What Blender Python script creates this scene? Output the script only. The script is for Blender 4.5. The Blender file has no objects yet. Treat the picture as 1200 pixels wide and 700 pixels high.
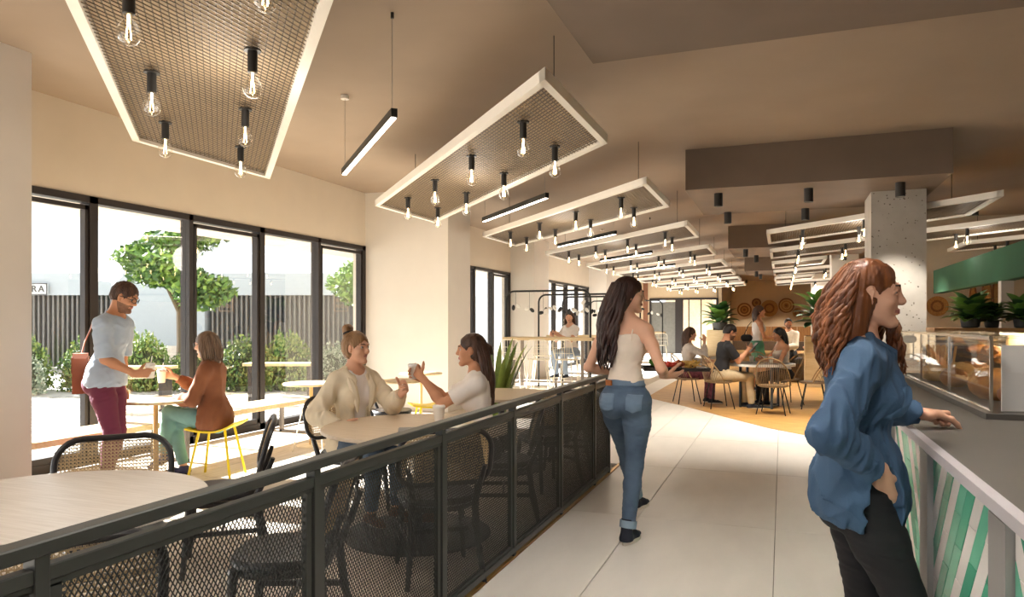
import bpy, bmesh, math, random
import numpy as np
from mathutils import Vector, Matrix, Euler
random.seed(7); np.random.seed(7)
SC = bpy.context.scene
COL = SC.collection
# ------------------------------------------------------------------ camera, sky, sun, exposure
F_PX, CAM_H, PSI = 833.0, 1.45, math.radians(20.8)      # focal length in pixels of a 1200 px wide frame
cd = bpy.data.cameras.new('camera'); cam = bpy.data.objects.new('camera', cd); COL.objects.link(cam)
cd.sensor_width = 36.0; cd.lens = 36.0 * F_PX / 1200.0
cd.shift_y = 28.0 / 1200.0; cd.clip_start = 0.05; cd.clip_end = 300
cam.location = (0, 0, CAM_H); cam.rotation_euler = (math.pi / 2, 0, PSI)
SC.camera = cam
SC.view_settings.view_transform = 'Standard'; SC.view_settings.look = 'None'
SC.view_settings.gamma = 1.0; SC.view_settings.use_curve_mapping = False
SC.view_settings.exposure = 1.3
W = bpy.data.worlds.new('sky'); SC.world = W; W.use_nodes = True
bg = W.node_tree.nodes['Background']; bg.inputs[0].default_value = (0.91, 0.95, 1.0, 1); bg.inputs[1].default_value = 1.1
sd = bpy.data.lights.new('sun', 'SUN'); sd.energy = 24.0; sd.angle = math.radians(1.0); sd.color = (1.0, 0.98, 0.96)
sun = bpy.data.objects.new('sun', sd); COL.objects.link(sun); sun.location = (-30, 4, 20)
sun.rotation_euler = Vector((0.87, -0.04, -0.46)).to_track_quat('-Z', 'Y').to_euler()
for lx, ly, le in ((.1, .9, 50), (.0, 2.9, 55), (-1.0, 2.8, 40), (2.6, 2.8, 60), (-3.1, .6, 45)):     # bare fill lamps added above the frame to brighten the foreground
    ld = bpy.data.lights.new('fill_spot', 'SPOT'); ld.energy = le; ld.spot_size = math.radians(125); ld.spot_blend = .8; ld.color = (1, .93, .84); ld.shadow_soft_size = .12
    lo = bpy.data.objects.new('fill_spot', ld); COL.objects.link(lo); lo.location = (lx, ly, 3.0)
SC.cycles.max_bounces = 8; SC.cycles.diffuse_bounces = 5; SC.cycles.glossy_bounces = 4
SC.cycles.transparent_max_bounces = 16; SC.cycles.transmission_bounces = 6
SC.cycles.use_denoising = True; SC.cycles.sample_clamp_indirect = 6.0
SC.cycles.caustics_reflective = False; SC.cycles.caustics_refractive = False

# ------------------------------------------------------------------ materials
MATS = {}
def srgb(h):
    if isinstance(h, str):
        h = h.lstrip('#'); c = [int(h[i:i + 2], 16) / 255 for i in (0, 2, 4)]
    else: c = list(h)
    return tuple(((x + .055) / 1.055) ** 2.4 if x > .04045 else x / 12.92 for x in c)
def mat(name, col, rough=.5, metal=0., var=.12, scale=8., stretch=(1, 1, 1), bump=0., bscale=60., emit=None, estr=0., alpha=1., spec=.5, col2=None, detail=4., coat=0.):
    if name in MATS: return MATS[name]
    m = bpy.data.materials.new(name); m.use_nodes = True; nt = m.node_tree; N = nt.nodes; L = nt.links
    b = N['Principled BSDF']; c = srgb(col)
    tc = N.new('ShaderNodeTexCoord'); mp = N.new('ShaderNodeMapping'); mp.inputs['Scale'].default_value = stretch
    L.new(tc.outputs['Object'], mp.inputs['Vector'])
    nz = N.new('ShaderNodeTexNoise'); nz.inputs['Scale'].default_value = scale; nz.inputs['Detail'].default_value = detail
    L.new(mp.outputs[0], nz.inputs['Vector'])
    rp = N.new('ShaderNodeValToRGB')
    d = srgb(col2) if col2 else tuple(x * (1 - var) for x in c)
    e = c if col2 else tuple(min(1, x * (1 + var)) for x in c)
    rp.color_ramp.elements[0].position = .3; rp.color_ramp.elements[1].position = .7
    rp.color_ramp.elements[0].color = (*d, 1); rp.color_ramp.elements[1].color = (*e, 1)
    L.new(nz.outputs['Fac'], rp.inputs['Fac']); L.new(rp.outputs[0], b.inputs['Base Color'])
    b.inputs['Roughness'].default_value = rough; b.inputs['Metallic'].default_value = metal
    b.inputs['Specular IOR Level'].default_value = spec
    if coat: b.inputs['Coat Weight'].default_value = coat
    if bump:
        n2 = N.new('ShaderNodeTexNoise'); n2.inputs['Scale'].default_value = bscale; n2.inputs['Detail'].default_value = 3
        L.new(mp.outputs[0], n2.inputs['Vector'])
        bp = N.new('ShaderNodeBump'); bp.inputs['Strength'].default_value = bump; bp.inputs['Distance'].default_value = .01
        L.new(n2.outputs['Fac'], bp.inputs['Height']); L.new(bp.outputs[0], b.inputs['Normal'])
    if emit:
        b.inputs['Emission Color'].default_value = (*srgb(emit), 1); b.inputs['Emission Strength'].default_value = estr
    if alpha < 1: b.inputs['Alpha'].default_value = alpha
    MATS[name] = m; return m
def glass(name, tint=(1, 1, 1), gloss=.08, rough=.0, edge=.6):
    if name in MATS: return MATS[name]
    m = bpy.data.materials.new(name); m.use_nodes = True; nt = m.node_tree; N = nt.nodes; L = nt.links
    N.remove(N['Principled BSDF']); out = N['Material Output']
    tr = N.new('ShaderNodeBsdfTransparent'); tr.inputs[0].default_value = (*tint, 1)
    gl = N.new('ShaderNodeBsdfGlossy'); gl.inputs['Roughness'].default_value = rough
    mx = N.new('ShaderNodeMixShader'); fr = N.new('ShaderNodeLayerWeight'); fr.inputs[0].default_value = .25
    mr = N.new('ShaderNodeMapRange'); mr.inputs[3].default_value = gloss; mr.inputs[4].default_value = edge
    L.new(fr.outputs['Facing'], mr.inputs[0]); L.new(mr.outputs[0], mx.inputs[0])
    L.new(tr.outputs[0], mx.inputs[1]); L.new(gl.outputs[0], mx.inputs[2]); L.new(mx.outputs[0], out.inputs[0])
    MATS[name] = m; return m

# ------------------------------------------------------------------ mesh builder
V3 = lambda p: Vector(p)
class MB:
    def __init__(s): s.v = []; s.f = []; s.mi = []; s.cur = 0
    def add(s, vs, fs):
        o = len(s.v); s.v += [tuple(p) for p in vs]; s.f += [tuple(i + o for i in f) for f in fs]; s.mi += [s.cur] * len(fs); return s
    def box(s, c, d, rz=0., M=None, bev=0.):
        x, y, z = d[0] / 2, d[1] / 2, d[2] / 2
        if bev:
            b = min(bev, x * .9, y * .9, z * .9); vs = []
            for sz in (-1, 1):
                for ins, zz in ((b, z), (0, z - b)) if sz > 0 else ((0, z - b), (b, z)):
                    X, Y = x - ins, y - ins
                    e = b * .6
                    for px, py in ((X - e, -Y), (X, -Y + e), (X, Y - e), (X - e, Y), (-X + e, Y), (-X, Y - e), (-X, -Y + e), (-X + e, -Y)): vs.append((px, py, sz * zz))
            order = [0, 1, 2, 3]; rings = [vs[8 * i:8 * i + 8] for i in range(4)]
            rings = [rings[1], rings[0], rings[3], rings[2]] if False else rings
            rings = sorted(rings, key=lambda r: r[0][2]); vs = sum(rings, [])
            fs = [tuple(range(7, -1, -1)), tuple(range(24, 32))]
            for r in range(3):
                for i in range(8): j = (i + 1) % 8; fs.append((r * 8 + i, r * 8 + j, r * 8 + 8 + j, r * 8 + 8 + i))
        else:
            vs = [(a * x, b * y, g * z) for g in (-1, 1) for a, b in ((-1, -1), (1, -1), (1, 1), (-1, 1))]
            fs = [(3, 2, 1, 0), (4, 5, 6, 7), (0, 1, 5, 4), (1, 2, 6, 5), (2, 3, 7, 6), (3, 0, 4, 7)]
        if M is None: M = Matrix.Translation(c) @ Matrix.Rotation(rz, 4, 'Z')
        else: M = Matrix.Translation(c) @ M.to_4x4()
        return s.add([M @ V3(p) for p in vs], fs)
    def bar(s, a, b, w, h=None, up=(0, 0, 1)):
        a, b = V3(a), V3(b); d = (b - a).normalized(); h = h or w; u = V3(up)
        if abs(d.dot(u)) > .98: u = V3((1, 0, 0)) if abs(d.x) < .9 else V3((0, 1, 0))
        r = d.cross(u).normalized() * (w / 2); u = r.cross(d).normalized() * (h / 2)
        vs = [p + q for p in (a, b) for q in (-r - u, r - u, r + u, -r + u)]
        return s.add(vs, [(0, 1, 2, 3), (7, 6, 5, 4), (4, 5, 1, 0), (5, 6, 2, 1), (6, 7, 3, 2), (7, 4, 0, 3)])
    def tube(s, pts, r, n=8, closed=False, caps=True, flat=None):
        P = [V3(p) for p in pts]; k = len(P); R = r if isinstance(r, (list, tuple)) else [r] * k
        T = []
        for i in range(k):
            if closed: t = P[(i + 1) % k] - P[i - 1]
            else: t = P[min(i + 1, k - 1)] - P[max(i - 1, 0)]
            T.append(t.normalized() if t.length > 1e-9 else V3((0, 0, 1)))
        u = T[0].orthogonal().normalized(); vs = []
        if flat is not None:
            u = V3(flat[0]); u = (u - T[0] * u.dot(T[0])).normalized()
        for i in range(k):
            u = (u - T[i] * u.dot(T[i])); u = u.normalized() if u.length > 1e-6 else T[i].orthogonal().normalized()
            w = T[i].cross(u); fr = flat[1] if flat else 1.
            for j in range(n):
                a = 2 * math.pi * j / n; vs.append(P[i] + (u * math.cos(a) * fr + w * math.sin(a)) * R[i])
        fs = []
        for i in range(k if closed else k - 1):
            for j in range(n):
                a = i * n + j; b = i * n + (j + 1) % n; c = ((i + 1) % k) * n; fs.append((a, b, c + (j + 1) % n, c + j))
        if caps and not closed: fs += [tuple(range(n - 1, -1, -1)), tuple(range((k - 1) * n, k * n))]
        return s.add(vs, fs)
    def cyl(s, a, b, r1, r2=None, n=16): return s.tube([a, b], [r1, r1 if r2 is None else r2], n)
    def lathe(s, prof, c=(0, 0, 0), n=24, M=None, caps=True):
        vs = []; k = len(prof); c = V3(c)
        for r, z in prof:
            for j in range(n):
                a = 2 * math.pi * j / n; p = V3((r * math.cos(a), r * math.sin(a), z)); vs.append(c + (M @ p if M else p))
        fs = [(i * n + j, i * n + (j + 1) % n, (i + 1) * n + (j + 1) % n, (i + 1) * n + j) for i in range(k - 1) for j in range(n)]
        if caps:
            if prof[0][0] > 1e-6: fs.append(tuple(range(n - 1, -1, -1)))
            if prof[-1][0] > 1e-6: fs.append(tuple(range((k - 1) * n, k * n)))
        return s.add(vs, fs)
    def ball(s, c, r, n=12, m=8, M=None):
        rx, ry, rz = r if isinstance(r, (tuple, list)) else (r, r, r); c = V3(c)
        pr = [(math.sin(math.pi * i / m), -math.cos(math.pi * i / m)) for i in range(m + 1)]
        vs = [];
        for q, z in pr:
            q = max(q, 1e-4)
            for j in range(n):
                a = 2 * math.pi * j / n; p = V3((q * math.cos(a) * rx, q * math.sin(a) * ry, z * rz)); vs.append(c + (M @ p if M else p))
        return s.add(vs, [(i * n + j, i * n + (j + 1) % n, (i + 1) * n + (j + 1) % n, (i + 1) * n + j) for i in range(m) for j in range(n)])
    def prism(s, poly, z0, z1, M=None, c=(0, 0, 0)):
        n = len(poly); vs = [V3((x, y, z)) for z in (z0, z1) for x, y in poly]; c = V3(c)
        vs = [c + (M @ p if M else p) for p in vs]
        return s.add(vs, [tuple(range(n - 1, -1, -1)), tuple(range(n, 2 * n))] + [(i, (i + 1) % n, n + (i + 1) % n, n + i) for i in range(n)])
    def mesh(s, name, m, smooth=35):
        me = bpy.data.meshes.new(name); me.from_pydata(s.v, [], s.f); ms = m if isinstance(m, (list, tuple)) else [m]
        for q in ms: me.materials.append(q)
        if len(ms) > 1: me.polygons.foreach_set('material_index', s.mi)
        bm = bmesh.new(); bm.from_mesh(me); bmesh.ops.recalc_face_normals(bm, faces=bm.faces); bm.to_mesh(me); bm.free()
        if smooth:
            me.polygons.foreach_set('use_smooth', [True] * len(me.polygons)); me.set_sharp_from_angle(angle=math.radians(smooth))
        me.update(); return me
    def build(s, name, m, parent=None, smooth=35):
        return link(name, s.mesh(name, m, smooth), parent)
def link(name, me, parent=None, loc=None, rz=0):
    o = bpy.data.objects.new(name, me); COL.objects.link(o)
    if parent: o.parent = parent
    if loc is not None: o.location = loc
    if rz: o.rotation_euler.z = rz
    return o
def tag(o, label=None, cat=None, group=None, kind=None):
    if label: o['label'] = label
    if cat: o['category'] = cat
    if group: o['group'] = group
    if kind: o['kind'] = kind
    return o
def thing(name, label, cat, loc=(0, 0, 0), rz=0, group=None):
    o = bpy.data.objects.new(name, None); COL.objects.link(o); o.location = loc; o.rotation_euler = (0, 0, rz); o.empty_display_size = .1
    return tag(o, label, cat, group)
def dup(root, loc, rz=0, label=None, group=None):
    r = root.copy(); COL.objects.link(r); r.location = loc; r.rotation_euler = (0, 0, rz)
    if label: r['label'] = label
    if group: r['group'] = group
    def rec(a, b):
        for ch in list(a.children):
            c = ch.copy(); COL.objects.link(c); c.parent = b; rec(ch, c)
    rec(root, r); return r
def struct(name, mb, m, parent=None, smooth=0):
    o = mb.build(name, m, parent, smooth)
    if not parent: o['kind'] = 'structure'
    return o
def arc(c, r, a0, a1, n, ax=(1, 0, 0), ay=(0, 0, 1)):
    c, ax, ay = V3(c), V3(ax), V3(ay)
    return [c + ax * (r * math.cos(a0 + (a1 - a0) * i / n)) + ay * (r * math.sin(a0 + (a1 - a0) * i / n)) for i in range(n + 1)]
# ------------------------------------------------------------------ the setting
XW, ZC, ZH = -6.577, 3.63, 2.735        # window wall, ceiling, window head
M_WALL = mat('wall_paint', '#dacfbe', .85, var=.02, scale=3)
M_PIER = mat('pier_paint', '#ddd6cd', .85, var=.02, scale=3)
M_CEIL = mat('ceiling_paint', '#a08e7c', .75, var=.05, scale=1.3, detail=6)
M_BEAM = mat('bulkhead_paint', '#78685a', .8, var=.07, scale=2)
M_FRAME = mat('dark_bronze', '#2b2524', .45, .2, var=.05)
M_BLACK = mat('black_metal', '#20211f', .42, .3, var=.08)
M_GLASS = glass('window_glass', (.97, .985, .98), .035, 0, .45)
M_TILE = mat('floor_tile', '#d9d3cc', .38, var=.05, scale=5, stretch=(1, .35, 1), bump=.04, bscale=40, detail=8)
M_GROUT = mat('grout', '#8d867e', .9)
M_OAK = mat('oak_plank', '#cdc2b4', .5, col2='#b6a898', scale=5, stretch=(6, .6, 1), detail=6)
M_OAKF = mat('oak_floor_far', '#c79a5a', .5, col2='#a97c40', scale=3.2, stretch=(1, 4, 1), detail=5)
M_PALE = mat('pale_oak', '#e2cda6', .5, col2='#d2b98c', scale=5, stretch=(.6, 6, 6))
M_BRASS = mat('brass', '#b98e45', .35, .8)
floor = struct('floor', MB().box((-.0, 18.5, -.06), (13.2, 47, .08)), M_GROUT)
tiles = {}
def tile(x0, x1, y0, y1):
    k = (round(x1 - x0, 3), round(y1 - y0, 3))
    if k not in tiles: tiles[k] = MB().box((0, 0, -.01), (k[0] - .005, k[1] - .005, .02)).mesh('tile', M_TILE, 0)
    link('tile', tiles[k], floor, ((x0 + x1) / 2, (y0 + y1) / 2, 0))
xs = [-1.535, -1.0, -.045, .91]
for i in range(3):
    y = -2.3
    while y < (10.9 if i == 2 else 12.8): tile(xs[i], xs[i + 1], y, y + 1.9); y += 1.9
for x in (-2.91, -1.955):
    y = 7.2
    while y < 17.5: tile(x, x + .955 if x < -2.5 else -1.535 if y < 13 else -1.0, y, y + 1.9); y += 1.9
MB().box((-4.72, 26.2, -.01), (3.6, 14.6, .02)).build('tile_field', M_TILE, floor, 0)
MB().box((3.75, 2.9, -.01), (5.7, 11, .02)).build('tile_field', M_TILE, floor, 0)
# dining planks, boards running away from the camera
pk = [MB().box((0, 0, -.01), (.158, L - .003, .02)).mesh('plank', M_OAK, 0) for L in (2.4, 1.6)]
n = 0
for i in range(31):
    x = -1.645 - .16 * i; y = -2 + (i * .83) % 2.4 - .6
    while y < (6.9 if x > -2.9 else 10.2):
        e = 7.2 if x > -2.9 else 12.6
        if y + 2.4 > e + .05: MB().box((0, 0, -.01), (.158, e - y - .003, .02)).build('plank', M_OAK, floor, 0).location = (x, (y + e) / 2, 0); break
        link('plank', pk[0], floor, (x, y + 1.2, -.0006 * ((i * 7 + int(y * 3)) % 3))); y += 2.4; n += 1
MB().box((-4.72, 15.75, -.01), (3.6, 6.3, .02)).build('plank_field', M_OAK, floor, 0)
edge = struct('trim_1', MB().box((-1.55, 2.7, .004), (.028, 9, .012)), M_BRASS)
# far oak floor with its curved near edge
poly = [(-2.44, 13.74), (-1.61, 12.6), (-.81, 11.33), (-.18, 10.36), (.20, 9.95), (.55, 9.55), (1.0, 9.2), (1.8, 8.7), (3, 8.3), (6.5, 8.3), (6.5, 41), (-2.46, 41), (-2.46, 16.5)]
MB().prism(poly, -.01, .004).build('oak_floor', M_OAKF, floor, 0)
# ceiling with the deep bulkheads hung below it
struct('ceiling', MB().box((0, 18.5, ZC + .1), (13.2, 47, .2)), M_CEIL)
for i, y0 in enumerate((2.1, 9.17, 16.78, 24.3)):
    y1 = (4.475, 11.4, 19.2, 26.6)[i]; b = MB(); b.box(((-1.14 + (6.5 if i == 0 else 1.79)) / 2, (y0 + y1) / 2, 3.375), ((6.5 if i == 0 else 1.79) + 1.14, y1 - y0, .51)); struct('trim_%d' % (i + 2), b, M_BEAM)
# window wall: spandrel above the windows, piers between the bays
bays = [(-4.2, 2.5), (4.0, 10.34), (11.21, 17.19), (18.4, 25.19), (26.4, 33.3)]
wl = MB()
wl.box((XW - .12, 14.6, (ZH + ZC) / 2), (.24, 38.6, ZC - ZH))
struct('wall_left', wl, M_WALL)
for i, (y0, y1, xr) in enumerate(((2.5, 4.0, -5.68), (10.34, 11.21, -5.03), (17.19, 18.4, -5.92), (25.19, 26.4, -5.92))):
    struct('wall_pier', MB().box(((XW + xr) / 2 - .12, (y0 + y1) / 2, ZC / 2), (xr - XW + .24, y1 - y0, ZC)), M_PIER)
mull = {1: [4.03, 5.27, 6.55, 7.79, 9.06, 10.3], 0: [-4.1, -2.8, -1.5, -.2, 1.1, 2.46], 2: [11.25, 12.45, 13.65, 14.9, 16.0, 17.14], 3: [18.45, 19.8, 21.1, 22.4, 23.7, 25.1], 4: [26.5, 27.8, 29.2, 30.6, 31.9, 33.2]}
for i, (y0, y1) in enumerate(bays):
    w = thing('window_%d' % (i + 1), None, None, (XW, 0, 0)); w['kind'] = 'structure'
    f = MB(); f.box((-.06, (y0 + y1) / 2, ZH - .035), (.14, y1 - y0, .07)); f.box((-.06, (y0 + y1) / 2, .045), (.14, y1 - y0, .09))
    f.build('frame', M_FRAME, w, 0)
    for j, y in enumerate(mull[i]):
        q = MB(); q.box((-.06, y, ZH / 2), (.14, .095 if j % 2 else .06, ZH)); q.build('mullion', M_FRAME, w, 0)
        if j < len(mull[i]) - 1:
            yy = mull[i][j + 1]
            if j % 2 == 0:
                s_ = MB(); ya, yb = y + .06, yy - .05
                for c, d in (((-.03, (ya + yb) / 2, ZH - .12), (.05, yb - ya, .045)), ((-.03, (ya + yb) / 2, .12), (.05, yb - ya, .06)), ((-.03, ya + .02, ZH / 2), (.05, .04, ZH - .2)), ((-.03, yb - .02, ZH / 2), (.05, .04, ZH - .2))): s_.box(c, d)
                s_.build('sash', M_FRAME, w, 0)
            MB().box((-.05, (y + yy) / 2, ZH / 2), (.008, yy - y - .06, ZH - .14)).build('pane', M_GLASS, w, 0)
# end wall with the glazed door, basket niche, right hand walls, unseen back wall closed on the right to darken the ceiling
M_END = mat('end_wall_paint', '#cdb798', .85, var=.02)
we = MB(); we.box((-6.35, 33.62, 1.8), (1.1, .24, 3.66)); we.box((-4.26, 33.62, 3.1), (3.1, .24, 1.08)); we.box((-2.66, 36.6, 1.8), (.2, 6.2, 3.66)); we.box((1.7, 39.8, 1.8), (9.0, .24, 3.66))
struct('wall_end', we, M_END)
struct('trim_10', MB().box((-6.0, 33.48, 1.8), (.22, .05, 3.6)), mat('brown_trim', '#7d5138', .6))
wr = MB(); wr.box((6.6, 18.5, 1.8), (.24, 47, 3.66)); struct('wall_right', wr, M_WALL)
wk = MB(); wk.box((4.7, 17.1, 1.8), (4.0, .24, 3.66)); struct('wall_kitchen', wk, mat('kitchen_wall', '#b9ad9b', .85, var=.03))
wb = MB()
for x, w in ((-6.3, .5), (-3.4, .4), (3.0, 7.6)): wb.box((x, -4.6, 1.8), (w, .4, 3.66))
wb.box((0, -4.6, 3.4), (13.2, .4, .5)); struct('wall_back', wb, M_PIER)
d = thing('door_1', None, None, (-4.26, 33.5, 0)); d['kind'] = 'structure'
f = MB(); f.box((0, 0, 2.53), (3.1, .1, .09)); 
for x in (-1.51, -.05, 1.51): f.box((x, 0, 1.26), (.09, .1, 2.53))
f.build('frame', M_FRAME, d, 0)
MB().box((-.9, .02, 1.2), (1.25, .05, 2.4)).build('leaf', mat('grey_door', '#6d6c66', .5), d, 0)
MB().box((-.22, -.02, 1.26), (.28, .08, 2.5)).build('leaf_edge', M_FRAME, d, 0)
MB().box((.73, 0, 1.25), (1.45, .01, 2.45)).build('pane', M_GLASS, d, 0)
for x in (.25, .8): MB().box((x, -.01, 1.26), (.05, .05, 2.5)).build('mullion', M_FRAME, d, 0)
hx = MB(); hx.box((-4.2, 37.6, 1.8), (3, .1, 3.6)); struct('wall_corridor', hx, mat('corridor_paint', '#e5d9c4', .8))
# ------------------------------------------------------------------ ceiling fittings
M_WHITE = mat('white_frame', '#efe9df', .5, var=.02)
M_MESH = mat('bronze_mesh', '#6b5b49', .45, .5, var=.1)
M_BACK = mat('panel_backing', '#bba588', .8, var=.08, scale=30)
M_SOCK = mat('socket_black', '#2a2724', .5)
M_BULB = glass('bulb_glass', (1, .98, .94), .04, .0, .55)
M_FIL = mat('filament', '#ffdca8', .5, emit='#ffd9a0', estr=13)
LX = 3.42
def lamp_parts():
    s_ = MB(); s_.lathe([(.045, 0), (.045, -.012), (.026, -.014), (.026, -.125), (.02, -.13)], n=16); sm = s_.mesh('lamp_holder', M_SOCK)
    b = MB(); b.lathe([(.017, -.128), (.019, -.145), (.034, -.165), (.047, -.19), (.05, -.215), (.045, -.24), (.03, -.258), (.012, -.266), (.001, -.267)], n=20, caps=False); bm_ = b.mesh('bulb', M_BULB, 60)
    f = MB()
    for i in range(4):
        a = math.pi / 2 * i; c, s2 = math.cos(a) * .011, math.sin(a) * .011
        f.tube([(c * .5, s2 * .5, -.165), (c * 1.3, s2 * 1.3, -.235)], .0021, 5)
    f.tube([(0, 0, -.13), (0, 0, -.17)], .006, 6)
    return sm, bm_, f.mesh('filament', M_FIL)
LAMP = lamp_parts()
def panel_mesh(L):
    """rhomboid light tray: long sides run at 45 degrees, local origin at its left near corner, 1.63 m deep"""
    sl = 1.065; D = 1.63; w = .075; hgt = .075
    P = lambda a, b: V3((a, -a * sl + b, 0))
    fr = MB()
    for a, b in (((0, 0), (L, 0)), ((0, D), (L, D)), ((0, 0), (0, D)), ((L, 0), (L, D))):
        p, q = P(*a), P(*b)
        iw = V3((0, 1, 0)) * .055 * 1.4 if a[1] == b[1] == 0 else V3((0, -1, 0)) * .055 * 1.4 if a[1] == b[1] else V3((1, 0, 0)) * .055 if a[0] == 0 else V3((-1, 0, 0)) * .055
        if a[1] != b[1]: i0, i1 = p + iw + V3((0, -.055 * sl if a[0] == 0 else .055 * sl, 0)), q + iw + V3((0, -.055 * sl if a[0] == 0 else .055 * sl, 0))
        else: i0, i1 = p + iw, q + iw
        U = V3((0, 0, hgt)); vs = [p, q, i1, i0, p + U, q + U, i1 + U, i0 + U]
        fr.add(vs, [(3, 2, 1, 0), (4, 5, 6, 7), (0, 1, 5, 4), (1, 2, 6, 5), (2, 3, 7, 6), (3, 0, 4, 7)])
    ms = MB(); n1 = int(D / .05); n2 = int(L / .036)
    for i in range(1, n1): ms.bar(P(.03, D * i / n1) + V3((0, 0, .028)), P(L - .03, D * i / n1) + V3((0, 0, .028)), .006, .004)
    for i in range(1, n2): ms.bar(P(L * i / n2, .05) + V3((0, 0, .024)), P(L * i / n2, D - .05) + V3((0, 0, .024)), .006, .004)
    bk = MB(); A = [P(.02, .02), P(L - .02, .02), P(L - .02, D - .02), P(.02, D - .02)]
    bk.add([p + V3((0, 0, z)) for z in (.055, .07) for p in A], [(3, 2, 1, 0), (4, 5, 6, 7), (0, 1, 5, 4), (1, 2, 6, 5), (2, 3, 7, 6), (3, 0, 4, 7)])
    return fr.mesh('frame', M_WHITE, 0), ms.mesh('mesh', M_MESH, 0), bk.mesh('backing', M_BACK, 0), P, D
PMS = {}
def light_panel(x, y, z, L, bulbs, label, group):
    if L not in PMS: PMS[L] = panel_mesh(L)
    fr, ms, bk, P, D = PMS[L]; t = thing('light_panel', label, 'light', (x, y, z), 0, group)
    link('frame', fr, t); link('mesh', ms, t); link('backing', bk, t)
    for a in bulbs:
        for b in (.40, 1.18):
            h_ = link('lamp_holder', LAMP[0], t, P(a, b) + V3((0, 0, .03))); link('bulb', LAMP[1], h_); link('filament', LAMP[2], h_)
    for a in (.3, L - .3): MB().cyl(P(a, D / 2) + V3((0, 0, .07)), P(a, D / 2) + V3((0, 0, ZC - z)), .004, n=6).build('cable', M_SOCK, t)
    return t
ORD = ['nearest', 'second', 'third', 'fourth', 'fifth', 'sixth', 'seventh', 'eighth', 'farthest']
for i in range(9):
    light_panel(-4.74 if i else -4.85, (4.27 if i else 4.23) + 3.40 * i, 2.9, LX, (.60, 1.38, 2.17, 2.96), 'white rhomboid ceiling tray of globe bulbs, %s in the left hand row' % ORD[i], 'left row of ceiling light trays')
RP = [(-.24, 12.42, 2.62), (-.24, 15.67, 6.3), (-.24, 18.9, 1.2), (-.24, 22.1, 4.6), (-.24, 25.3, 1.2), (-.24, 28.4, 4.0)]
for i, (x, y, L) in enumerate(RP):
    light_panel(x, y, 2.9, L, [.55 + .8 * k for k in range(int((L - .3) / .8))] or [.5], 'white rhomboid bulb tray above the counter side, %s in the right hand row' % ['nearest', 'second', 'third', 'fourth', 'fifth', 'farthest'][i], 'right row of ceiling light trays')
light_panel(3.2, 15.4, 2.9, 3.35, (.6, 1.4, 2.2, 2.9), 'white rhomboid bulb tray at the far right beside the green beam', 'right row of ceiling light trays')
# thin linear pendants between the trays
M_LED = mat('led_strip', '#fff6e8', .4, emit='#fff0dc', estr=9)
for i, y in enumerate((5.86, 9.3, 12.9, 16.3, 19.7)):
    t = thing('linear_pendant', 'slim black linear pendant lamp on two cables, %s from the front' % ('first', 'second', 'third', 'fourth', 'fifth')[i], 'light', (-3.97, y, 2.88), 0, 'linear pendants between the trays')
    e = V3((1.45, -1.53, 0)); up = V3((0, 0, ZC - 2.88))
    MB().bar((0, 0, .03), e + V3((0, 0, .03)), .045, .06).build('housing', M_BLACK, t, 0)
    MB().bar(e * .01 + V3((0, 0, -.002)), e * .99 + V3((0, 0, -.002)), .034, .006).build('diffuser', M_LED, t, 0)
    for p in (e * .03, e * .97):
        MB().cyl(p + V3((0, 0, .06)), p + up, .0025, n=5).build('cable', mat('steel_cable', '#a9a39b', .4, .6), t)
    MB().lathe([(.04, -.035), (.04, 0)], e * .03 + up, 14).build('ceiling_rose', M_WHITE, t); MB().lathe([(.012, -.04), (.012, 0)], e * .97 + up, 10).build('ceiling_rose', M_BLACK, t)
# cylinder downlights under the bulkheads
M_LENS = mat('spot_lens', '#fff2da', .3, emit='#ffe6c0', estr=6)
SPOTS = [(-.77, 9.56), (-.77, 11.25), (.31, 9.6), (.32, 11.28), (1.32, 9.58), (-.78, 17.1), (-.6, 18.7), (.4, 17.1), (-.78, 24.6), (-.1, 26.0), (-.7, 26.1), (1.4, 18.85), (1.3, 28.6), (-1.7, 38.2), (.0, 38.2), (1.7, 38.2), (1.9, 15.6), (3.4, 15.6)]  # the three before the baskets are added to brighten that wall
for i, (x, y) in enumerate(SPOTS):
    t = thing('spotlight', 'black cylinder downlight under the %s brown bulkhead, %s' % ('nearer' if y < 12 else 'middle' if y < 20 else 'far', ['left front', 'left rear', 'middle front', 'middle rear', 'beside the concrete column', 'left front', 'left rear', 'right front', 'left front', 'right front', 'left rear', 'in front of the second column', 'in front of the third column', 'left one added before the baskets', 'middle one added before the baskets', 'right one added before the baskets', 'left before the kitchen wall', 'right before the kitchen wall'][i]), 'light', (x, y, 3.12 if i < 12 else ZC), 0, 'cylinder downlights')
    MB().lathe([(.055, 0), (.055, -.17), (.05, -.17), (.046, -.13)], n=18, caps=False).build('housing', M_SOCK, t)
    MB().lathe([(.0005, -.132), (.047, -.132)], n=18, caps=False).build('lens', M_LENS, t)
    ld = bpy.data.lights.new('spot_lamp', 'SPOT'); ld.energy = 90 if i < 11 else 230; ld.spot_size = math.radians(85); ld.spot_blend = .6; ld.color = (1, .92, .8); ld.shadow_soft_size = .04
    lo = bpy.data.objects.new('spot_lamp', ld); COL.objects.link(lo); lo.parent = t; lo.location = (0, 0, -.2)
# warm glow of the bulb trays: one soft lamp in each tray, aimed down
for i in range(15):
    if i < 9: x, y, L = -3.02, 4.27 + 3.40 * i - .95, 2.6
    else: q = RP[i - 9]; x, y, L = q[0] + q[2] / 2, q[1] - q[2] / 2 + .8, q[2] * .7
    ld = bpy.data.lights.new('tray_lamp', 'POINT'); ld.energy = 7 if i < 9 else 12; ld.color = (1, .93, .82); ld.shadow_soft_size = .25
    lo = bpy.data.objects.new('tray_lamp', ld); COL.objects.link(lo); lo.location = (x, y, 2.62)
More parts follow.
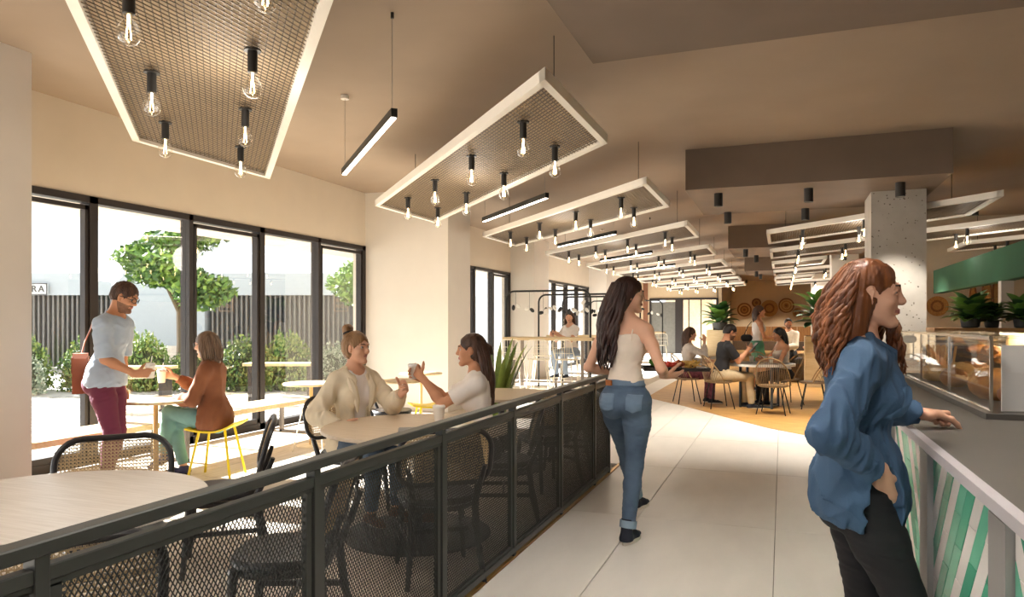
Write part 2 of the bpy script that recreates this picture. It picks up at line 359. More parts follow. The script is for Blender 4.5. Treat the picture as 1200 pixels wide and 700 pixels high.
# ------------------------------------------------------------------ railing with expanded-metal infill
M_RAIL = mat('rail_paint', '#3a3c39', .45, .25, var=.06)
M_RAILM = mat('rail_mesh', '#2b2d2c', .5, .3, var=.06)
rl = thing('railing', 'dark grey metal railing with diamond mesh infill beside the walkway', 'railing', (-1.56, 0, 0))
posts = [.1, 1.11, 2.115, 3.125, 4.11, 5.12, 6.14, 6.70]
MB().box((0, 3.42, .947), (.058, 6.66, .036), bev=.004).build('handrail', M_RAIL, rl, 0)
MB().box((0, 3.42, .045), (.04, 6.6, .035)).build('bottom_rail', M_RAIL, rl, 0)
for i, y in enumerate(posts):
    p = MB(); p.box((0, y, .465), (.04, .036, .93), bev=.003); p.build('post', M_RAIL, rl, 0)
for i in range(len(posts) - 1):
    a, b = posts[i] + .018, posts[i + 1] - .018; L = b - a; yc = (a + b) / 2
    MB().box((0, yc, .885), (.034, L, .036), bev=.003).build('middle_rail', M_RAIL, rl, 0)
    fr = MB()
    for c, d in (((0, yc, .858), (.022, L, .016)), ((0, yc, .07), (.022, L, .016)), ((0, a + .02, .465), (.022, .028, .78)), ((0, b - .02, .465), (.022, .028, .78))): fr.box(c, d)
    fr.build('panel_frame', M_RAIL, rl, 0)
    ms = MB(); y0, y1, z0, z1 = a + .034, b - .034, .078, .85; py, pz = .0175, .027; Lz, Ly = z1 - z0, y1 - y0; sl = pz / py
    for sg in (1, -1):
        c = -Lz / sl
        while c < Ly:
            ta, tb = max(0, c), min(Ly, c + Lz / sl)
            if tb - ta > .004:
                p, q = (ta, (ta - c) * sl), (tb, (tb - c) * sl); Y = (lambda t: y0 + t) if sg > 0 else (lambda t: y1 - t)
                ms.bar((0, Y(p[0]), z0 + p[1]), (0, Y(q[0]), z0 + q[1]), .0025, .003, up=(1, 0, 0))
            c += py
    tag(ms.build('mesh_infill', M_RAILM, rl, 0), kind='stuff')
# ------------------------------------------------------------------ chairs, tables, stools
M_CHAIR = mat('black_wood', '#211f22', .38, var=.15, scale=20, stretch=(1, 1, .2))
M_CANE = mat('cane', '#b9a07a', .6, var=.12, scale=60)
M_TTOP = mat('table_top', '#d9d2cb', .36, col2='#c6bdb4', scale=4, stretch=(1.2, 22, 8), detail=7)
M_TTOP2 = mat('table_top_oak', '#e0d0ba', .4, col2='#d0bda3', scale=4, stretch=(1.2, 22, 8), detail=7)
M_CAST = mat('cast_black', '#2c2e31', .45, .4, var=.1)
M_YEL = mat('yellow_paint', '#f0d51c', .4, var=.03)
M_CREAM = mat('cream_paint', '#e9e2cf', .45, var=.03)
def rrect(w, z0, z1, r, n=6):
    pts = []
    for cx, cz, a0 in ((w / 2 - r[0], z0 + r[0], -90), (w / 2 - r[1], z1 - r[1], 0), (-w / 2 + r[1], z1 - r[1], 90), (-w / 2 + r[0], z0 + r[0], 180)):
        rr = r[0] if cz < (z0 + z1) / 2 else r[1]
        for i in range(n + 1): a = math.radians(a0 + 90 * i / n); pts.append((cx + rr * math.cos(a), cz + rr * math.sin(a)))
    return pts
def cane_chair(label, loc, rz):
    """black bentwood chair with a woven cane back; faces +y, the back stands at -y"""
    t = thing('cane_chair', label, 'chair', loc, rz, 'black cane-back dining chairs')
    bend = lambda x, z: -.205 - .09 * (z - .5) / .33 + .35 * x * x
    s_ = MB(); pr = []
    for i in range(28):
        a = 2 * math.pi * i / 28; x = math.copysign(abs(math.cos(a)) ** .75, math.cos(a)); y = math.copysign(abs(math.sin(a)) ** .75, math.sin(a))
        pr.append((x * (.222 + .012 * y), y * .215))
    sc = lambda k, z: [(x * k, y * k, z) for x, y in pr]
    vs = sc(.93, .425) + sc(1, .435) + sc(1, .455) + sc(.95, .468) + sc(.6, .462); k = 28
    s_.add(vs, [tuple(range(k - 1, -1, -1)), tuple(range(4 * k, 5 * k))] + [(r * k + i, r * k + (i + 1) % k, (r + 1) * k + (i + 1) % k, (r + 1) * k + i) for r in range(4) for i in range(k)])
    s_.build('seat', M_CHAIR, t, 50)
    ap = MB(); ap.tube([(x * .86, y * .86, .405) for x, y in pr], .016, 6, True); ap.build('apron', M_CHAIR, t)
    for q in (1, -1):
        MB().tube([(.175 * q, .165, .43), (.19 * q, .18, .22), (.205 * q, .2, 0)], [.021, .019, .014], 10).build('leg', M_CHAIR, t)
        MB().tube([(.215 * q, -.285, .66), (.19 * q, -.245, .55), (.178 * q, -.19, .43), (.19 * q, -.215, .22), (.215 * q, -.27, 0)], [.013, .017, .021, .019, .014], 10).build('leg', M_CHAIR, t)
        MB().bar((.19 * q, .18, .24), (.188 * q, -.21, .24), .016, .026).build('stretcher', M_CHAIR, t)
    MB().bar((.19, -.01, .24), (-.19, -.01, .24), .016, .026).build('stretcher', M_CHAIR, t)
    o = rrect(.52, .555, .86, (.09, .12)); 
    MB().tube([(x, bend(x, z), z) for x, z in o], .0155, 10, True, flat=((0, 1, 0), 1.)).build('back_frame', M_CHAIR, t)
    c = MB(); W2, z0, z1 = .247, .568, .848
    def inside(x, z):
        for r, zc in ((.078, z0 + .078), (.108, z1 - .108)):
            if abs(x) > W2 - r and ((z < zc) if zc < .69 else (z > zc)):
                if (abs(x) - W2 + r) ** 2 + (z - zc) ** 2 > r * r: return False
        return abs(x) < W2 and z0 < z < z1
    def strip(p, d, w):
        n = 60; run = []
        for i in range(n + 1):
            x, z = p[0] + d[0] * i / n, p[1] + d[1] * i / n
            if inside(x, z): run.append((x, z))
        if len(run) > 2:
            m = max(2, min(7, len(run) // 7)); pts = [run[int(j * (len(run) - 1) / (m - 1))] for j in range(m)]
            for a, b in zip(pts[:-1], pts[1:]): c.bar((a[0], bend(*a), a[1]), (b[0], bend(*b), b[1]), w, .002, up=(0, 1, 0))
    g_ = .0165
    for i in range(-14, 15):
        strip((i * g_ - .002, z0), (0, z1 - z0), .0038); strip((i * g_ + .0035, z0), (0, z1 - z0), .002)
    for j in range(18): strip((-W2, z0 + .004 + j * g_), (2 * W2, 0), .0042)
    for i in range(-32, 32):
        strip((i * g_, z0), (.28, .28), .0022); strip((i * g_, z0), (-.28, .28), .0022)
    tag(c.build('cane_back', M_CANE, t, 0), kind='stuff'); return t
def pedestal_table(label, loc, r, h, m, base=.4, group='round pedestal tables', edge=M_PALE):
    t = thing('round_table', label, 'table', loc, 0, group)
    MB().lathe([(r - .012, h - .028), (r, h - .022), (r, h - .004), (r - .004, h)], n=56).build('table_top', m, t, 30)
    MB().lathe([(.03, .03), (.03, h - .05), (.10, h - .03)], n=20).build('column', M_CAST, t)
    MB().lathe([(base, 0), (base, .010), (base - .02, .016), (.06, .024), (.045, .05)], n=48).build('base', M_CAST, t, 30); return t
T1 = pedestal_table('large round table with pale grained top in the near left corner', (-2.74, 1.98, 0), .60, .74, M_TTOP, .42)
T2 = pedestal_table('round pale table where the two women sit talking', (-2.34, 4.34, 0), .65, .74, M_TTOP2, .5)
T3 = pedestal_table('round pale table behind the woman in the white T-shirt', (-2.62, 6.6, 0), .58, .74, M_TTOP2, .42)
# loose chairs: the first is built, the rest are copies
ch = cane_chair('black cane-back chair on the window side of the near left table', (-2.98, 2.50, 0), math.radians(-130))
def cc(label, x, y, rz): return dup(ch, (x, y, 0), math.radians(rz), label)
cc('black cane-back chair with its back to the railing at the near left table', -2.05, 1.52, 55)
cc('black chair with rounded seat pulled out right of the near left table', -2.03, 2.56, 112)
cc('black cane-back chair with its back to the railing at the two women\'s table', -1.88, 3.72, 38)
cc('black cane-back chair under the woman in the white T-shirt', -1.90, 4.80, 111)
cc('black cane-back chair under the woman in the cream blazer', -3.10, 4.68, -114)
cc('black cane-back chair beside the middle railing post at the third table', -1.96, 6.02, 50)
cc('black cane-back chair nearest the far end of the railing', -2.02, 6.86, 100)
cc('black chair seen edge-on between the two front tables', -3.13, 3.36, 130)
cc('black cane-back chair beside the yellow stool near the window pier', -4.1, 7.0, -70)
# window bench, little tables and stools
b = thing('window_bench', 'long low pale oak bench along the big window', 'bench', (-6.0, 5.5, 0))
MB().box((0, 0, .428), (.5, 5.0, .055), bev=.004).build('bench_top', M_PALE, b, 0)
for y in (-1.9, .2, 2.25):
    f = MB(); f.box((-.22, y, .2), (.04, .05, .4)); f.box((.22, y, .2), (.04, .05, .4)); f.box((0, y, .015), (.48, .05, .03)); f.build('leg_frame', mat('grey_steel', '#77716c', .4, .4), b, 0)
def small_table(label, x, y, r, h=.74):
    t = thing('side_table', label, 'table', (x, y, 0), 0, 'small round window tables')
    MB().lathe([(r - .008, h - .024), (r, h - .018), (r, h - .003), (r - .003, h)], n=40).build('table_top', M_PALE, t, 30)
    MB().cyl((0, 0, .012), (0, 0, h - .02), .022, n=14).build('stem', mat('oak_stem', '#c9a670', .5), t)
    MB().lathe([(.17, 0), (.17, .008), (.03, .014)], n=28).build('base', mat('cream_base', '#e3d6bf', .5), t, 30); return t
small_table('small round table between the standing man and the seated woman', -5.42, 4.98, .34)
small_table('small round table beside the cream stool', -5.18, 6.98, .32)
small_table('small round table in the light beside the white pier', -4.75, 8.9, .30)
small_table('small round table hidden behind the cream blazer woman', -4.4, 7.7, .30)
def saddle_stool(label, x, y, rz, m, round_=False):
    t = thing('stool', label, 'stool', (x, y, 0), rz, 'light metal stools by the window'); s_ = MB(); n = 9
    if round_: s_.lathe([(.15, .475), (.19, .48), (.195, .492), (.18, .5), (.001, .497)], n=30)
    else:
        g = [[(x_ := -.23 + .46 * i / (n - 1), y_ := -.17 + .34 * j / (n - 1), .445 + 1.1 * x_ * x_ * (1.4 if x_ > 0 else .5)) for j in range(n)] for i in range(n)]
        for o in (0, -.018): s_.v += [(a, b_, c + o) for r in g for a, b_, c in r]
        N = n * n
        for i in range(n - 1):
            for j in range(n - 1):
                q = (i * n + j, i * n + j + 1, (i + 1) * n + j + 1, (i + 1) * n + j); s_.f.append(q); s_.f.append(tuple(N + k for k in q[::-1]))
        ring = [i * n for i in range(n)] + [(n - 1) * n + j for j in range(1, n)] + [i * n + n - 1 for i in range(n - 2, -1, -1)] + [j for j in range(n - 2, 0, -1)]
        for a, b_ in zip(ring, ring[1:] + ring[:1]): s_.f.append((a, b_, N + b_, N + a))
        s_.mi = [0] * len(s_.f)
    s_.build('seat', m, t, 50); r = .012 if not round_ else .007
    for a, c in ((1, 1), (1, -1), (-1, 1), (-1, -1)): MB().tube([(.12 * a, .10 * c, .455 if not round_ else .48), (.2 * a, .17 * c, 0)], r, 8).build('leg', m, t)
    return t
saddle_stool('yellow saddle stool under the woman in the brown blazer', -4.98, 5.28, math.radians(18), M_YEL)
saddle_stool('cream round stool on thin wire legs by the window bench', -4.93, 6.75, 0, M_CREAM, True)
saddle_stool('yellow saddle stool behind the cream blazer woman', -4.0, 7.7, math.radians(40), M_YEL)
# high tables with arched frames and wire stools
def high_table(label, x, y, L):
    t = thing('high_table', label, 'table', (x, y, 0), 0, 'high tables with arched frames')
    MB().box((0, 0, 1.14), (L, .62, .06), bev=.004).build('table_top', M_PALE, t, 0)
    for q in (-L / 2 + .2, L / 2 - .2):
        f = MB(); f.box((q, .24, .555), (.05, .05, 1.11)); f.box((q, -.24, .555), (.05, .05, 1.11)); f.box((q, 0, .3), (.04, .46, .04)); f.build('leg_frame', mat('taupe_steel', '#8b8178', .45, .3), t, 0)
    MB().box((0, 0, .32), (L - .4, .035, .035)).build('foot_rail', mat('taupe_steel', '#8b8178', .45, .3), t, 0); return t
high_table('nearest high table of pale oak under a tall black arch', -4.1, 12.9, 1.75)
high_table('second high table of pale oak farther along the windows', -3.9, 15.2, 1.9)
high_table('high table at the far end near the grey door', -4.3, 21.5, 2.0)
def arch_frame(label, x, y, L, h):
    t = thing('arch_frame', label, 'frame', (x, y, 0), 0, 'black arched tube frames'); r = .16
    pts = [V3((-L / 2, 0, 0))] + arc((-L / 2 + r, 0, h - r), r, math.pi, math.pi / 2, 8) + arc((L / 2 - r, 0, h - r), r, math.pi / 2, 0, 8) + [V3((L / 2, 0, 0))]
    MB().tube(pts, .019, 8).build('arch', M_BLACK, t)
    n = int(L / .26); m1 = mat('ornament_black', '#17181a', .5); m2 = mat('ornament_white', '#efece4', .5)
    for i in range(n):
        px = -L / 2 + L * (i + .7) / n; ln = .28 + .2 * ((i * 37) % 5) / 5
        MB().cyl((px, 0, h - ln), (px, 0, h), .003, n=4).build('string', M_BLACK, t)
        for k in range(2):
            q = MB(); c = V3((px + .05 * (k * 2 - 1) * (1 if i % 2 else -1), .01 * k, h - ln - .03 * k + .03 * (i % 3)))
            q.ball(c, (.055, .02, .035), 8, 5, Matrix.Rotation(.6 - i * .9 + k, 3, 'Y')); q.build('ornament', m1 if k else m2, t)
    return t
arch_frame('nearest black arched tube frame over the high tables', -4.1, 12.66, 1.65, 2.04)
arch_frame('second black arched tube frame, slightly lower', -3.85, 14.0, 1.75, 2.02)
arch_frame('third black arched tube frame behind the seated woman', -3.75, 15.4, 1.75, 2.02)
arch_frame('farthest black arched tube frame near the grey door', -4.4, 21.2, 2.2, 2.1)
def wire_stool(label, x, y, rz, m):
    t = thing('bar_stool', label, 'stool', (x, y, 0), rz, 'wire bar stools'); b_ = MB(); h = .78
    s_ = MB(); s_.tube([(.2 * math.cos(a), .19 * math.sin(a), h) for a in [i * math.pi / 10 for i in range(20)]], .009, 6, True)
    for i in range(-4, 5):
        w = math.sqrt(max(0, 1 - (i / 4.6) ** 2)); s_.tube([(i * .043, -.19 * w, h), (i * .043, .19 * w, h)], .004, 5)
    s_.build('seat', m, t)
    b_.tube([(-.2, -.05, h), (-.19, -.16, h + .16)] + arc((-.10, -.2, h + .27), .09, math.pi, math.pi / 2, 5) + arc((.10, -.2, h + .27), .09, math.pi / 2, 0, 5) + [(.19, -.16, h + .16), (.2, -.05, h)], .009, 6)
    for i in range(-3, 4): b_.tube([(i * .045, -.19, h), (i * .048, -.2, h + .355)], .004, 5)
    for z in (.12, .22): b_.tube([(-.19, -.17, h + z), (0, -.2, h + z), (.19, -.17, h + z)], .004, 5)
    b_.build('backrest', m, t)
    for a, c in ((1, 1), (1, -1), (-1, 1), (-1, -1)): MB().tube([(.14 * a, .13 * c, h), (.23 * a, .21 * c, 0)], .010, 7).build('leg', m, t)
    f = MB(); k = .2; f.tube([(.2, .18, .26), (-.2, .18, .26), (-.2, -.18, .26), (.2, -.18, .26)], .008, 6, True); f.build('footrest', m, t); return t
ws = wire_stool('white wire bar stool at the left end of the nearest high table', -4.62, 12.25, 0, M_CREAM)
dup(ws, (-4.12, 12.2, 0), .2, 'white wire bar stool in the middle of the nearest high table')
dup(ws, (-3.62, 12.3, 0), -.15, 'white wire bar stool at the right end of the nearest high table')
dup(ws, (-3.92, 13.62, 0), math.pi, 'white wire bar stool under the woman at the high table')
dup(ws, (-4.5, 13.6, 0), math.pi + .2, 'white wire bar stool on the window side of the nearest high table')
dup(ws, (-3.3, 20.9, 0), .1, 'white wire bar stool at the far high table near the grey door')
# far dining group: metal-edged round table and wire shell chairs
t = thing('round_table', 'round grey table with a bright metal rim in the far dining area', 'table', (-.36, 12.92, 0), 0)
MB().lathe([(.01, .715), (.56, .715), (.56, .748), (.001, .75)], n=48, caps=False).build('table_top', mat('grey_laminate', '#77716c', .35), t, 30)
MB().lathe([(.562, .712), (.575, .712), (.575, .752), (.562, .752)], n=48, caps=False).build('rim', mat('aluminium', '#d8d4cc', .3, .6), t, 30)
for a in (.6, 2.2, 3.7, 5.3): MB().tube([(.36 * math.cos(a), .36 * math.sin(a), .71), (.36 * math.cos(a), .36 * math.sin(a), .0)], .022, 8).build('leg', mat('slate_steel', '#3d4650', .4, .4), t)
f = MB(); f.tube([(.36 * math.cos(a), .36 * math.sin(a), .03) for a in (.6, 2.2, 3.7, 5.3)], .014, 6, True); f.build('stretcher', mat('slate_steel', '#3d4650', .4, .4), t)
M_WIRE = mat('rattan_wire', '#8d7456', .5, var=.1); M_ROPE = mat('rattan_hoop', '#a08259', .5)
def shell_chair(label, x, y, rz):
    t = thing('wicker_chair', label, 'chair', (x, y, 0), rz, 'wicker shell chairs in the far dining area')
    S = MB(); S.lathe([(.001, .435), (.2, .43), (.24, .445), (.235, .46), (.001, .455)], n=28, caps=False); S.build('seat', M_WIRE, t, 40)
    def hoop(u): # u -1..1 round the back
        a = math.radians(90 * u); x_ = .25 * math.sin(a) * 1.04; z = .46 + .43 * math.cos(a) ** .62 if abs(u) < 1 else .46
        return V3((x_, .02 - .27 * math.cos(a) ** .8 - .06 * (z - .46), z))
    MB().tube([hoop(-1 + i / 12) for i in range(25)], .011, 7).build('hoop', M_ROPE, t)
    r = MB()
    for i in range(-12, 13):
        u = i / 13.2; p = hoop(u); a = math.radians(-90 + 62 * u * 1.35); q = V3((.235 * math.cos(a), .235 * math.sin(a), .455)); m = (p + q) / 2 + V3((0, -.03, 0)); r.tube([q, m, p], .0042, 4)
    r.build('back_rods', M_WIRE, t)
    for a, c in ((1, 1), (1, -1), (-1, 1), (-1, -1)): MB().tube([(.13 * a, .12 * c, .435), (.22 * a, .2 * c, 0)], .009, 7).build('leg', M_BLACK, t)
    return t
sc0 = shell_chair('wicker chair with its back to us at the front of the metal-rimmed table', -.13, 11.98, -.18)
def shc(label, x, y, deg): return dup(sc0, (x, y, 0), math.radians(deg), label)
shc('wicker chair under the man in the black T-shirt', -1.0, 12.5, -69)
shc('wicker chair under the woman in the pale striped shirt', -1.6, 13.05, -69)
shc('empty wicker chair right of the metal-rimmed table', .50, 12.95, 90)
shc('wicker chair under the woman with long dark hair', .08, 13.5, 118)
shc('empty wicker chair behind the metal-rimmed table', -.45, 13.95, 184)
# ------------------------------------------------------------------ outside the windows
M_PAVE = mat('paving', '#a8a197', .8, var=.05, scale=4)
gr = struct('floor_outside', MB().box((-27, 12, -.10), (40.6, 70, .1)), M_PAVE)
pv = MB()
for i in range(26):
    for j in range(24):
        if (i + j) % 2: pv.box((-7.1 - .26 * i, 3.2 + .42 * j, -.048), (.22, .36, .012))
tag(pv.build('paver', mat('paver_grey', '#8f887f', .85), gr, 0), kind='stuff')
cn = MB(); cn.box((-7.63, 14, 2.90), (1.86, 42, .18)); struct('trim_11', cn, mat('canopy_soffit', '#e6d8c8', .8))
# building opposite
bd = thing('building', 'white flat-roofed building with a dark slatted ground floor across the street', 'building', (-20.1, 16.6, 0), PSI)
MB().box((-4.2, .3, 2.675), (25, .5, .71)).build('roof_band', mat('white_render', '#a3a9ae', .8, var=.02), bd, 0)
MB().box((-4.2, .7, 1.3), (25, .3, 2.6)).build('wall', mat('dark_glazing', '#3a3f47', .3, var=.2, scale=.6), bd, 0)
MB().box((1.75, .25, 1.16), (2.7, .5, 2.32)).build('wall_panel', mat('white_render', '#a3a9ae', .8, var=.02), bd, 0)
MB().box((1.75, -.02, .35), (2.7, .1, .7)).build('plinth', mat('beige_render', '#cfc2b4', .8), bd, 0)
sl = MB()
for i in range(147):
    x = -15 + i * .155
    if x < .3 or x > 3.2: sl.box((x, .2, 1.16), (.055, .12, 2.32))
tag(sl.build('slats', mat('slat_grey', '#6f6b67', .5, .2), bd, 0), kind='stuff')
def text(body, size, m, parent, loc, rot=(math.pi / 2, 0, 0), depth=.01, name='lettering'):
    cu = bpy.data.curves.new(name, 'FONT'); cu.body = body; cu.size = size; cu.extrude = depth; cu.align_x = 'CENTER'; cu.align_y = 'CENTER'; cu.space_character = 1.25
    tmp = bpy.data.objects.new(name, cu); COL.objects.link(tmp); bpy.context.view_layer.update()
    me = bpy.data.meshes.new_from_object(tmp.evaluated_get(bpy.context.evaluated_depsgraph_get())); bpy.data.objects.remove(tmp); me.materials.clear(); me.materials.append(m)
    o = bpy.data.objects.new(name, me); COL.objects.link(o); o.parent = parent; o.location = loc; o.rotation_euler = rot; return o
sg = thing('shop_sign', 'white shop sign with dark letters RA above the slatted front', 'sign', (-22.53, 15.62, 2.51), PSI)
MB().box((0, 0, 0), (1.5, .06, .36)).build('board', mat('sign_white', '#c9cbcb', .6), sg, 0)
fr = MB()
for c, d in (((0, -.035, .17), (1.5, .02, .025)), ((0, -.035, -.17), (1.5, .02, .025)), ((.74, -.035, 0), (.025, .02, .36)), ((-.74, -.035, 0), (.025, .02, .36))): fr.box(c, d)
fr.build('border', mat('sign_dark', '#3c3433', .6), sg, 0)
text('RA', .30, mat('sign_dark', '#3c3433', .6), sg, (.46, -.04, -.005))
for k, xx in ((0, 3.76), (1, 7.43)):
    t = thing('shop_sign', ('brown framed sign on the slats right of the tree trunk', 'brown framed sign on the slats behind the pale tree')[k], 'sign', (-20.1 + xx * math.cos(PSI), 16.6 + xx * math.sin(PSI), 2.06), PSI, 'brown framed signs on the slats'); m = mat('sign_brown', '#8a715c', .6)
    f = MB()
    for c, d in (((0, .06, .25), (.44, .03, .02)), ((0, .06, -.25), (.44, .03, .02)), ((.21, .06, 0), (.02, .03, .5)), ((-.21, .06, 0), (.02, .03, .5))): f.box(c, d)
    f.build('border', m, t, 0); text('BRA', .16, m, t, (0, .06, .09)); text('NOI', .16, m, t, (0, .06, -.10))
# shrubs, trees
def leafmesh(name, n, fn, size, m, seed=0):
    r = np.random.RandomState(seed); P = fn(r, n); N_ = len(P)
    u = r.normal(size=(N_, 3)); u /= np.linalg.norm(u, axis=1)[:, None]; w = np.cross(u, r.normal(size=(N_, 3))); w /= np.linalg.norm(w, axis=1)[:, None]
    s = size * (.6 + .8 * r.rand(N_))[:, None]; V = np.stack([P - u * s, P + w * s * .45, P + u * s, P - w * s * .45], 1).reshape(-1, 3)
    me = bpy.data.meshes.new(name); me.from_pydata(V.tolist(), [], [(4 * i, 4 * i + 1, 4 * i + 2, 4 * i + 3) for i in range(N_)])
    for q in m: me.materials.append(q)
    if len(m) > 1: me.polygons.foreach_set('material_index', r.randint(0, len(m), N_).astype(np.int32))
    return me
G1 = [mat('leaf_green', '#5d7a38', .6, var=.2), mat('leaf_olive', '#8a9650', .6, var=.2), mat('leaf_dark', '#36522a', .6, var=.2)]
G2 = [mat('leaf_silver', '#a9b09a', .6, var=.15), mat('leaf_sage', '#86967a', .6, var=.15)]
def bush(r, n):
    d = r.normal(size=(n, 3)); d /= np.linalg.norm(d, axis=1)[:, None]; d[:, 2] = np.abs(d[:, 2]); rad = (.75 + .25 * r.rand(n) + .12 * np.sin(d[:, 0] * 9) * np.sin(d[:, 1] * 8))[:, None]
    return d * rad * np.array([.95, .6, 1.16]) + np.array([0, 0, .02])
bush_me = [leafmesh('foliage', 2600, bush, .055, G1, 1), leafmesh('foliage', 2600, bush, .05, G2, 2), leafmesh('foliage', 2600, bush, .055, G1[:2], 3)]
core = MB().ball((0, 0, .42), (.7, .42, .52), 14, 8).mesh('inner_core', mat('shrub_core', '#2b361d', .9))  # dark ball filling the inside of each shrub
hd = [(-17.0, 10.2, 0), (-15.6, 10.75, 0), (-14.9, 10.2, 1), (-14.2, 11.3, 0), (-13.1, 11.7, 2), (-12.0, 12.1, 0), (-11.0, 12.5, 0), (-10.2, 12.9, 2), (-9.3, 13.3, 1), (-8.5, 14.1, 1)]
words = ['first', 'second', 'third', 'fourth', 'fifth', 'sixth', 'seventh', 'eighth', 'ninth', 'tenth', 'eleventh']
for i, (x, y, k) in enumerate(hd):
    t = thing('shrub', '%s shrub outside the window, %s from the left along the hedge' % (('leafy green', 'silvery grey', 'yellow-green')[k], words[i]), 'shrub', (x, y, -.05), i * 1.3 % .8 - .2, 'hedge shrubs outside the windows')
    t.scale = (.7, .75, 1.02 + .1 * math.sin(i * 2.1)) if k != 1 else (.7, .7, .85)
    tag(link('foliage', bush_me[k], t), kind='stuff'); link('inner_core', core, t)
def crown(blobs):
    def f(r, n):
        out = []
        for c, rad, w in blobs:
            m = int(n * w); d = r.normal(size=(m, 3)); d /= np.linalg.norm(d, axis=1)[:, None]; out.append(np.array(c) + d * (r.rand(m, 1) ** .45) * np.array(rad))
        return np.concatenate(out)
    return f
def tree(label, x, y, sc_, m, seed, sz):
    t = thing('tree', label, 'tree', (x, y, -.05)); t.scale = (sc_,) * 3
    r = np.random.RandomState(seed); bl = []; tb = MB(); tb.tube([(0, 0, 0), (.03, 0, .8), (-.02, .02, 1.6)], [.10, .08, .07], 9)
    for i in range(11):
        a = i * 2.4; h = 1.75 + 1.5 * ((i * 7) % 11) / 11; q = .75 * (1 - abs(h - 2.4) * .35); c = (q * math.cos(a), q * math.sin(a), h); bl.append((c, (.5, .5, .30), .09)); tb.tube([(-.02, .02, 1.3 + .05 * i), (c[0] * .5, c[1] * .5, h - .25), c], [.04, .028, .012], 6)
    tb.build('trunk', mat('bark', '#6a5a49', .9, var=.2, scale=12, stretch=(1, 1, .2)), t)
    tag(link('foliage', leafmesh('foliage', 6500, crown(bl), sz, m, seed), t), kind='stuff'); return t
GT = [mat('tree_leaf', '#52742f', .55, var=.2), mat('tree_leaf_light', '#7d9a42', .55, var=.2), mat('tree_leaf_dark', '#335424', .55, var=.2)]
tree('leafy green street tree behind the standing man', -13.6, 13.2, 1.22, GT, 4, .075)
tree('pale green street tree outside the right hand panes', -9.3, 15.0, .98, GT[:2], 5, .07)
def out_bench(label, x, y, rz, L):
    t = thing('outdoor_bench', label, 'bench', (x, y, -.05), rz, 'outdoor wooden tables')
    MB().box((0, 0, .74), (L, .4, .05)).build('top', mat('outdoor_wood', '#c9b384', .6), t, 0)
    for q in (-L / 2 + .12, L / 2 - .12): MB().box((q, 0, .36), (.06, .34, .72)).build('leg', M_FRAME, t, 0)
out_bench('outdoor wooden table beyond the glass between man and woman', -10.3, 8.9, PSI, 1.5)
out_bench('outdoor wooden table beyond the glass right of the seated woman', -8.5, 10.6, PSI, 1.3)
# ------------------------------------------------------------------ serving counter, tiles, glass case
M_CTOP = mat('counter_top', '#5a5651', .5, var=.05, scale=3)
M_CEDGE = mat('counter_edge', '#bdb9bd', .45, .2, var=.03)
M_CPOST = mat('counter_post', '#8f8d8b', .5, .2, var=.04)
M_TG = [mat('tile_green', '#57b493', .25, var=.07, scale=9), mat('tile_green_dark', '#48a384', .25, var=.07, scale=9), mat('tile_green_light', '#6fc2a4', .25, var=.07, scale=9)]
M_TW = mat('tile_white', '#efece8', .25, var=.02)
ct = thing('serving_counter', 'long serving counter with grey top and green and white diagonal tiles', 'counter', (.455, 0, 0))
MB().box((.75, 3.35, 1.03), (1.46, 6.1, .036)).build('worktop', M_CTOP, ct, 0)
MB().box((.006, 3.35, 1.034), (.03, 6.1, .030)).build('edge_strip', M_CEDGE, ct, 0)
MB().box((.8, 3.35, .5), (1.36, 6.06, 1.0)).build('carcass', mat('carcass_grey', '#5d6460', .7), ct, 0)
MB().box((.09, 3.35, .04), (.06, 6.06, .08)).build('plinth', M_CPOST, ct, 0)
def clip(poly, ax, v, keep_gt):
    out = []
    for i in range(len(poly)):
        a, b = poly[i], poly[(i + 1) % len(poly)]; ia = (a[ax] > v) == keep_gt; ib = (b[ax] > v) == keep_gt
        if ia: out.append(a)
        if ia != ib: t = (v - a[ax]) / (b[ax] - a[ax]); out.append((a[0] + (b[0] - a[0]) * t, a[1] + (b[1] - a[1]) * t))
    return out
PY = [.50, 1.19, 1.93, 2.835, 3.72, 4.61, 5.5, 6.36]; pat = 'WGGWGWGGWG'
random.seed(3)
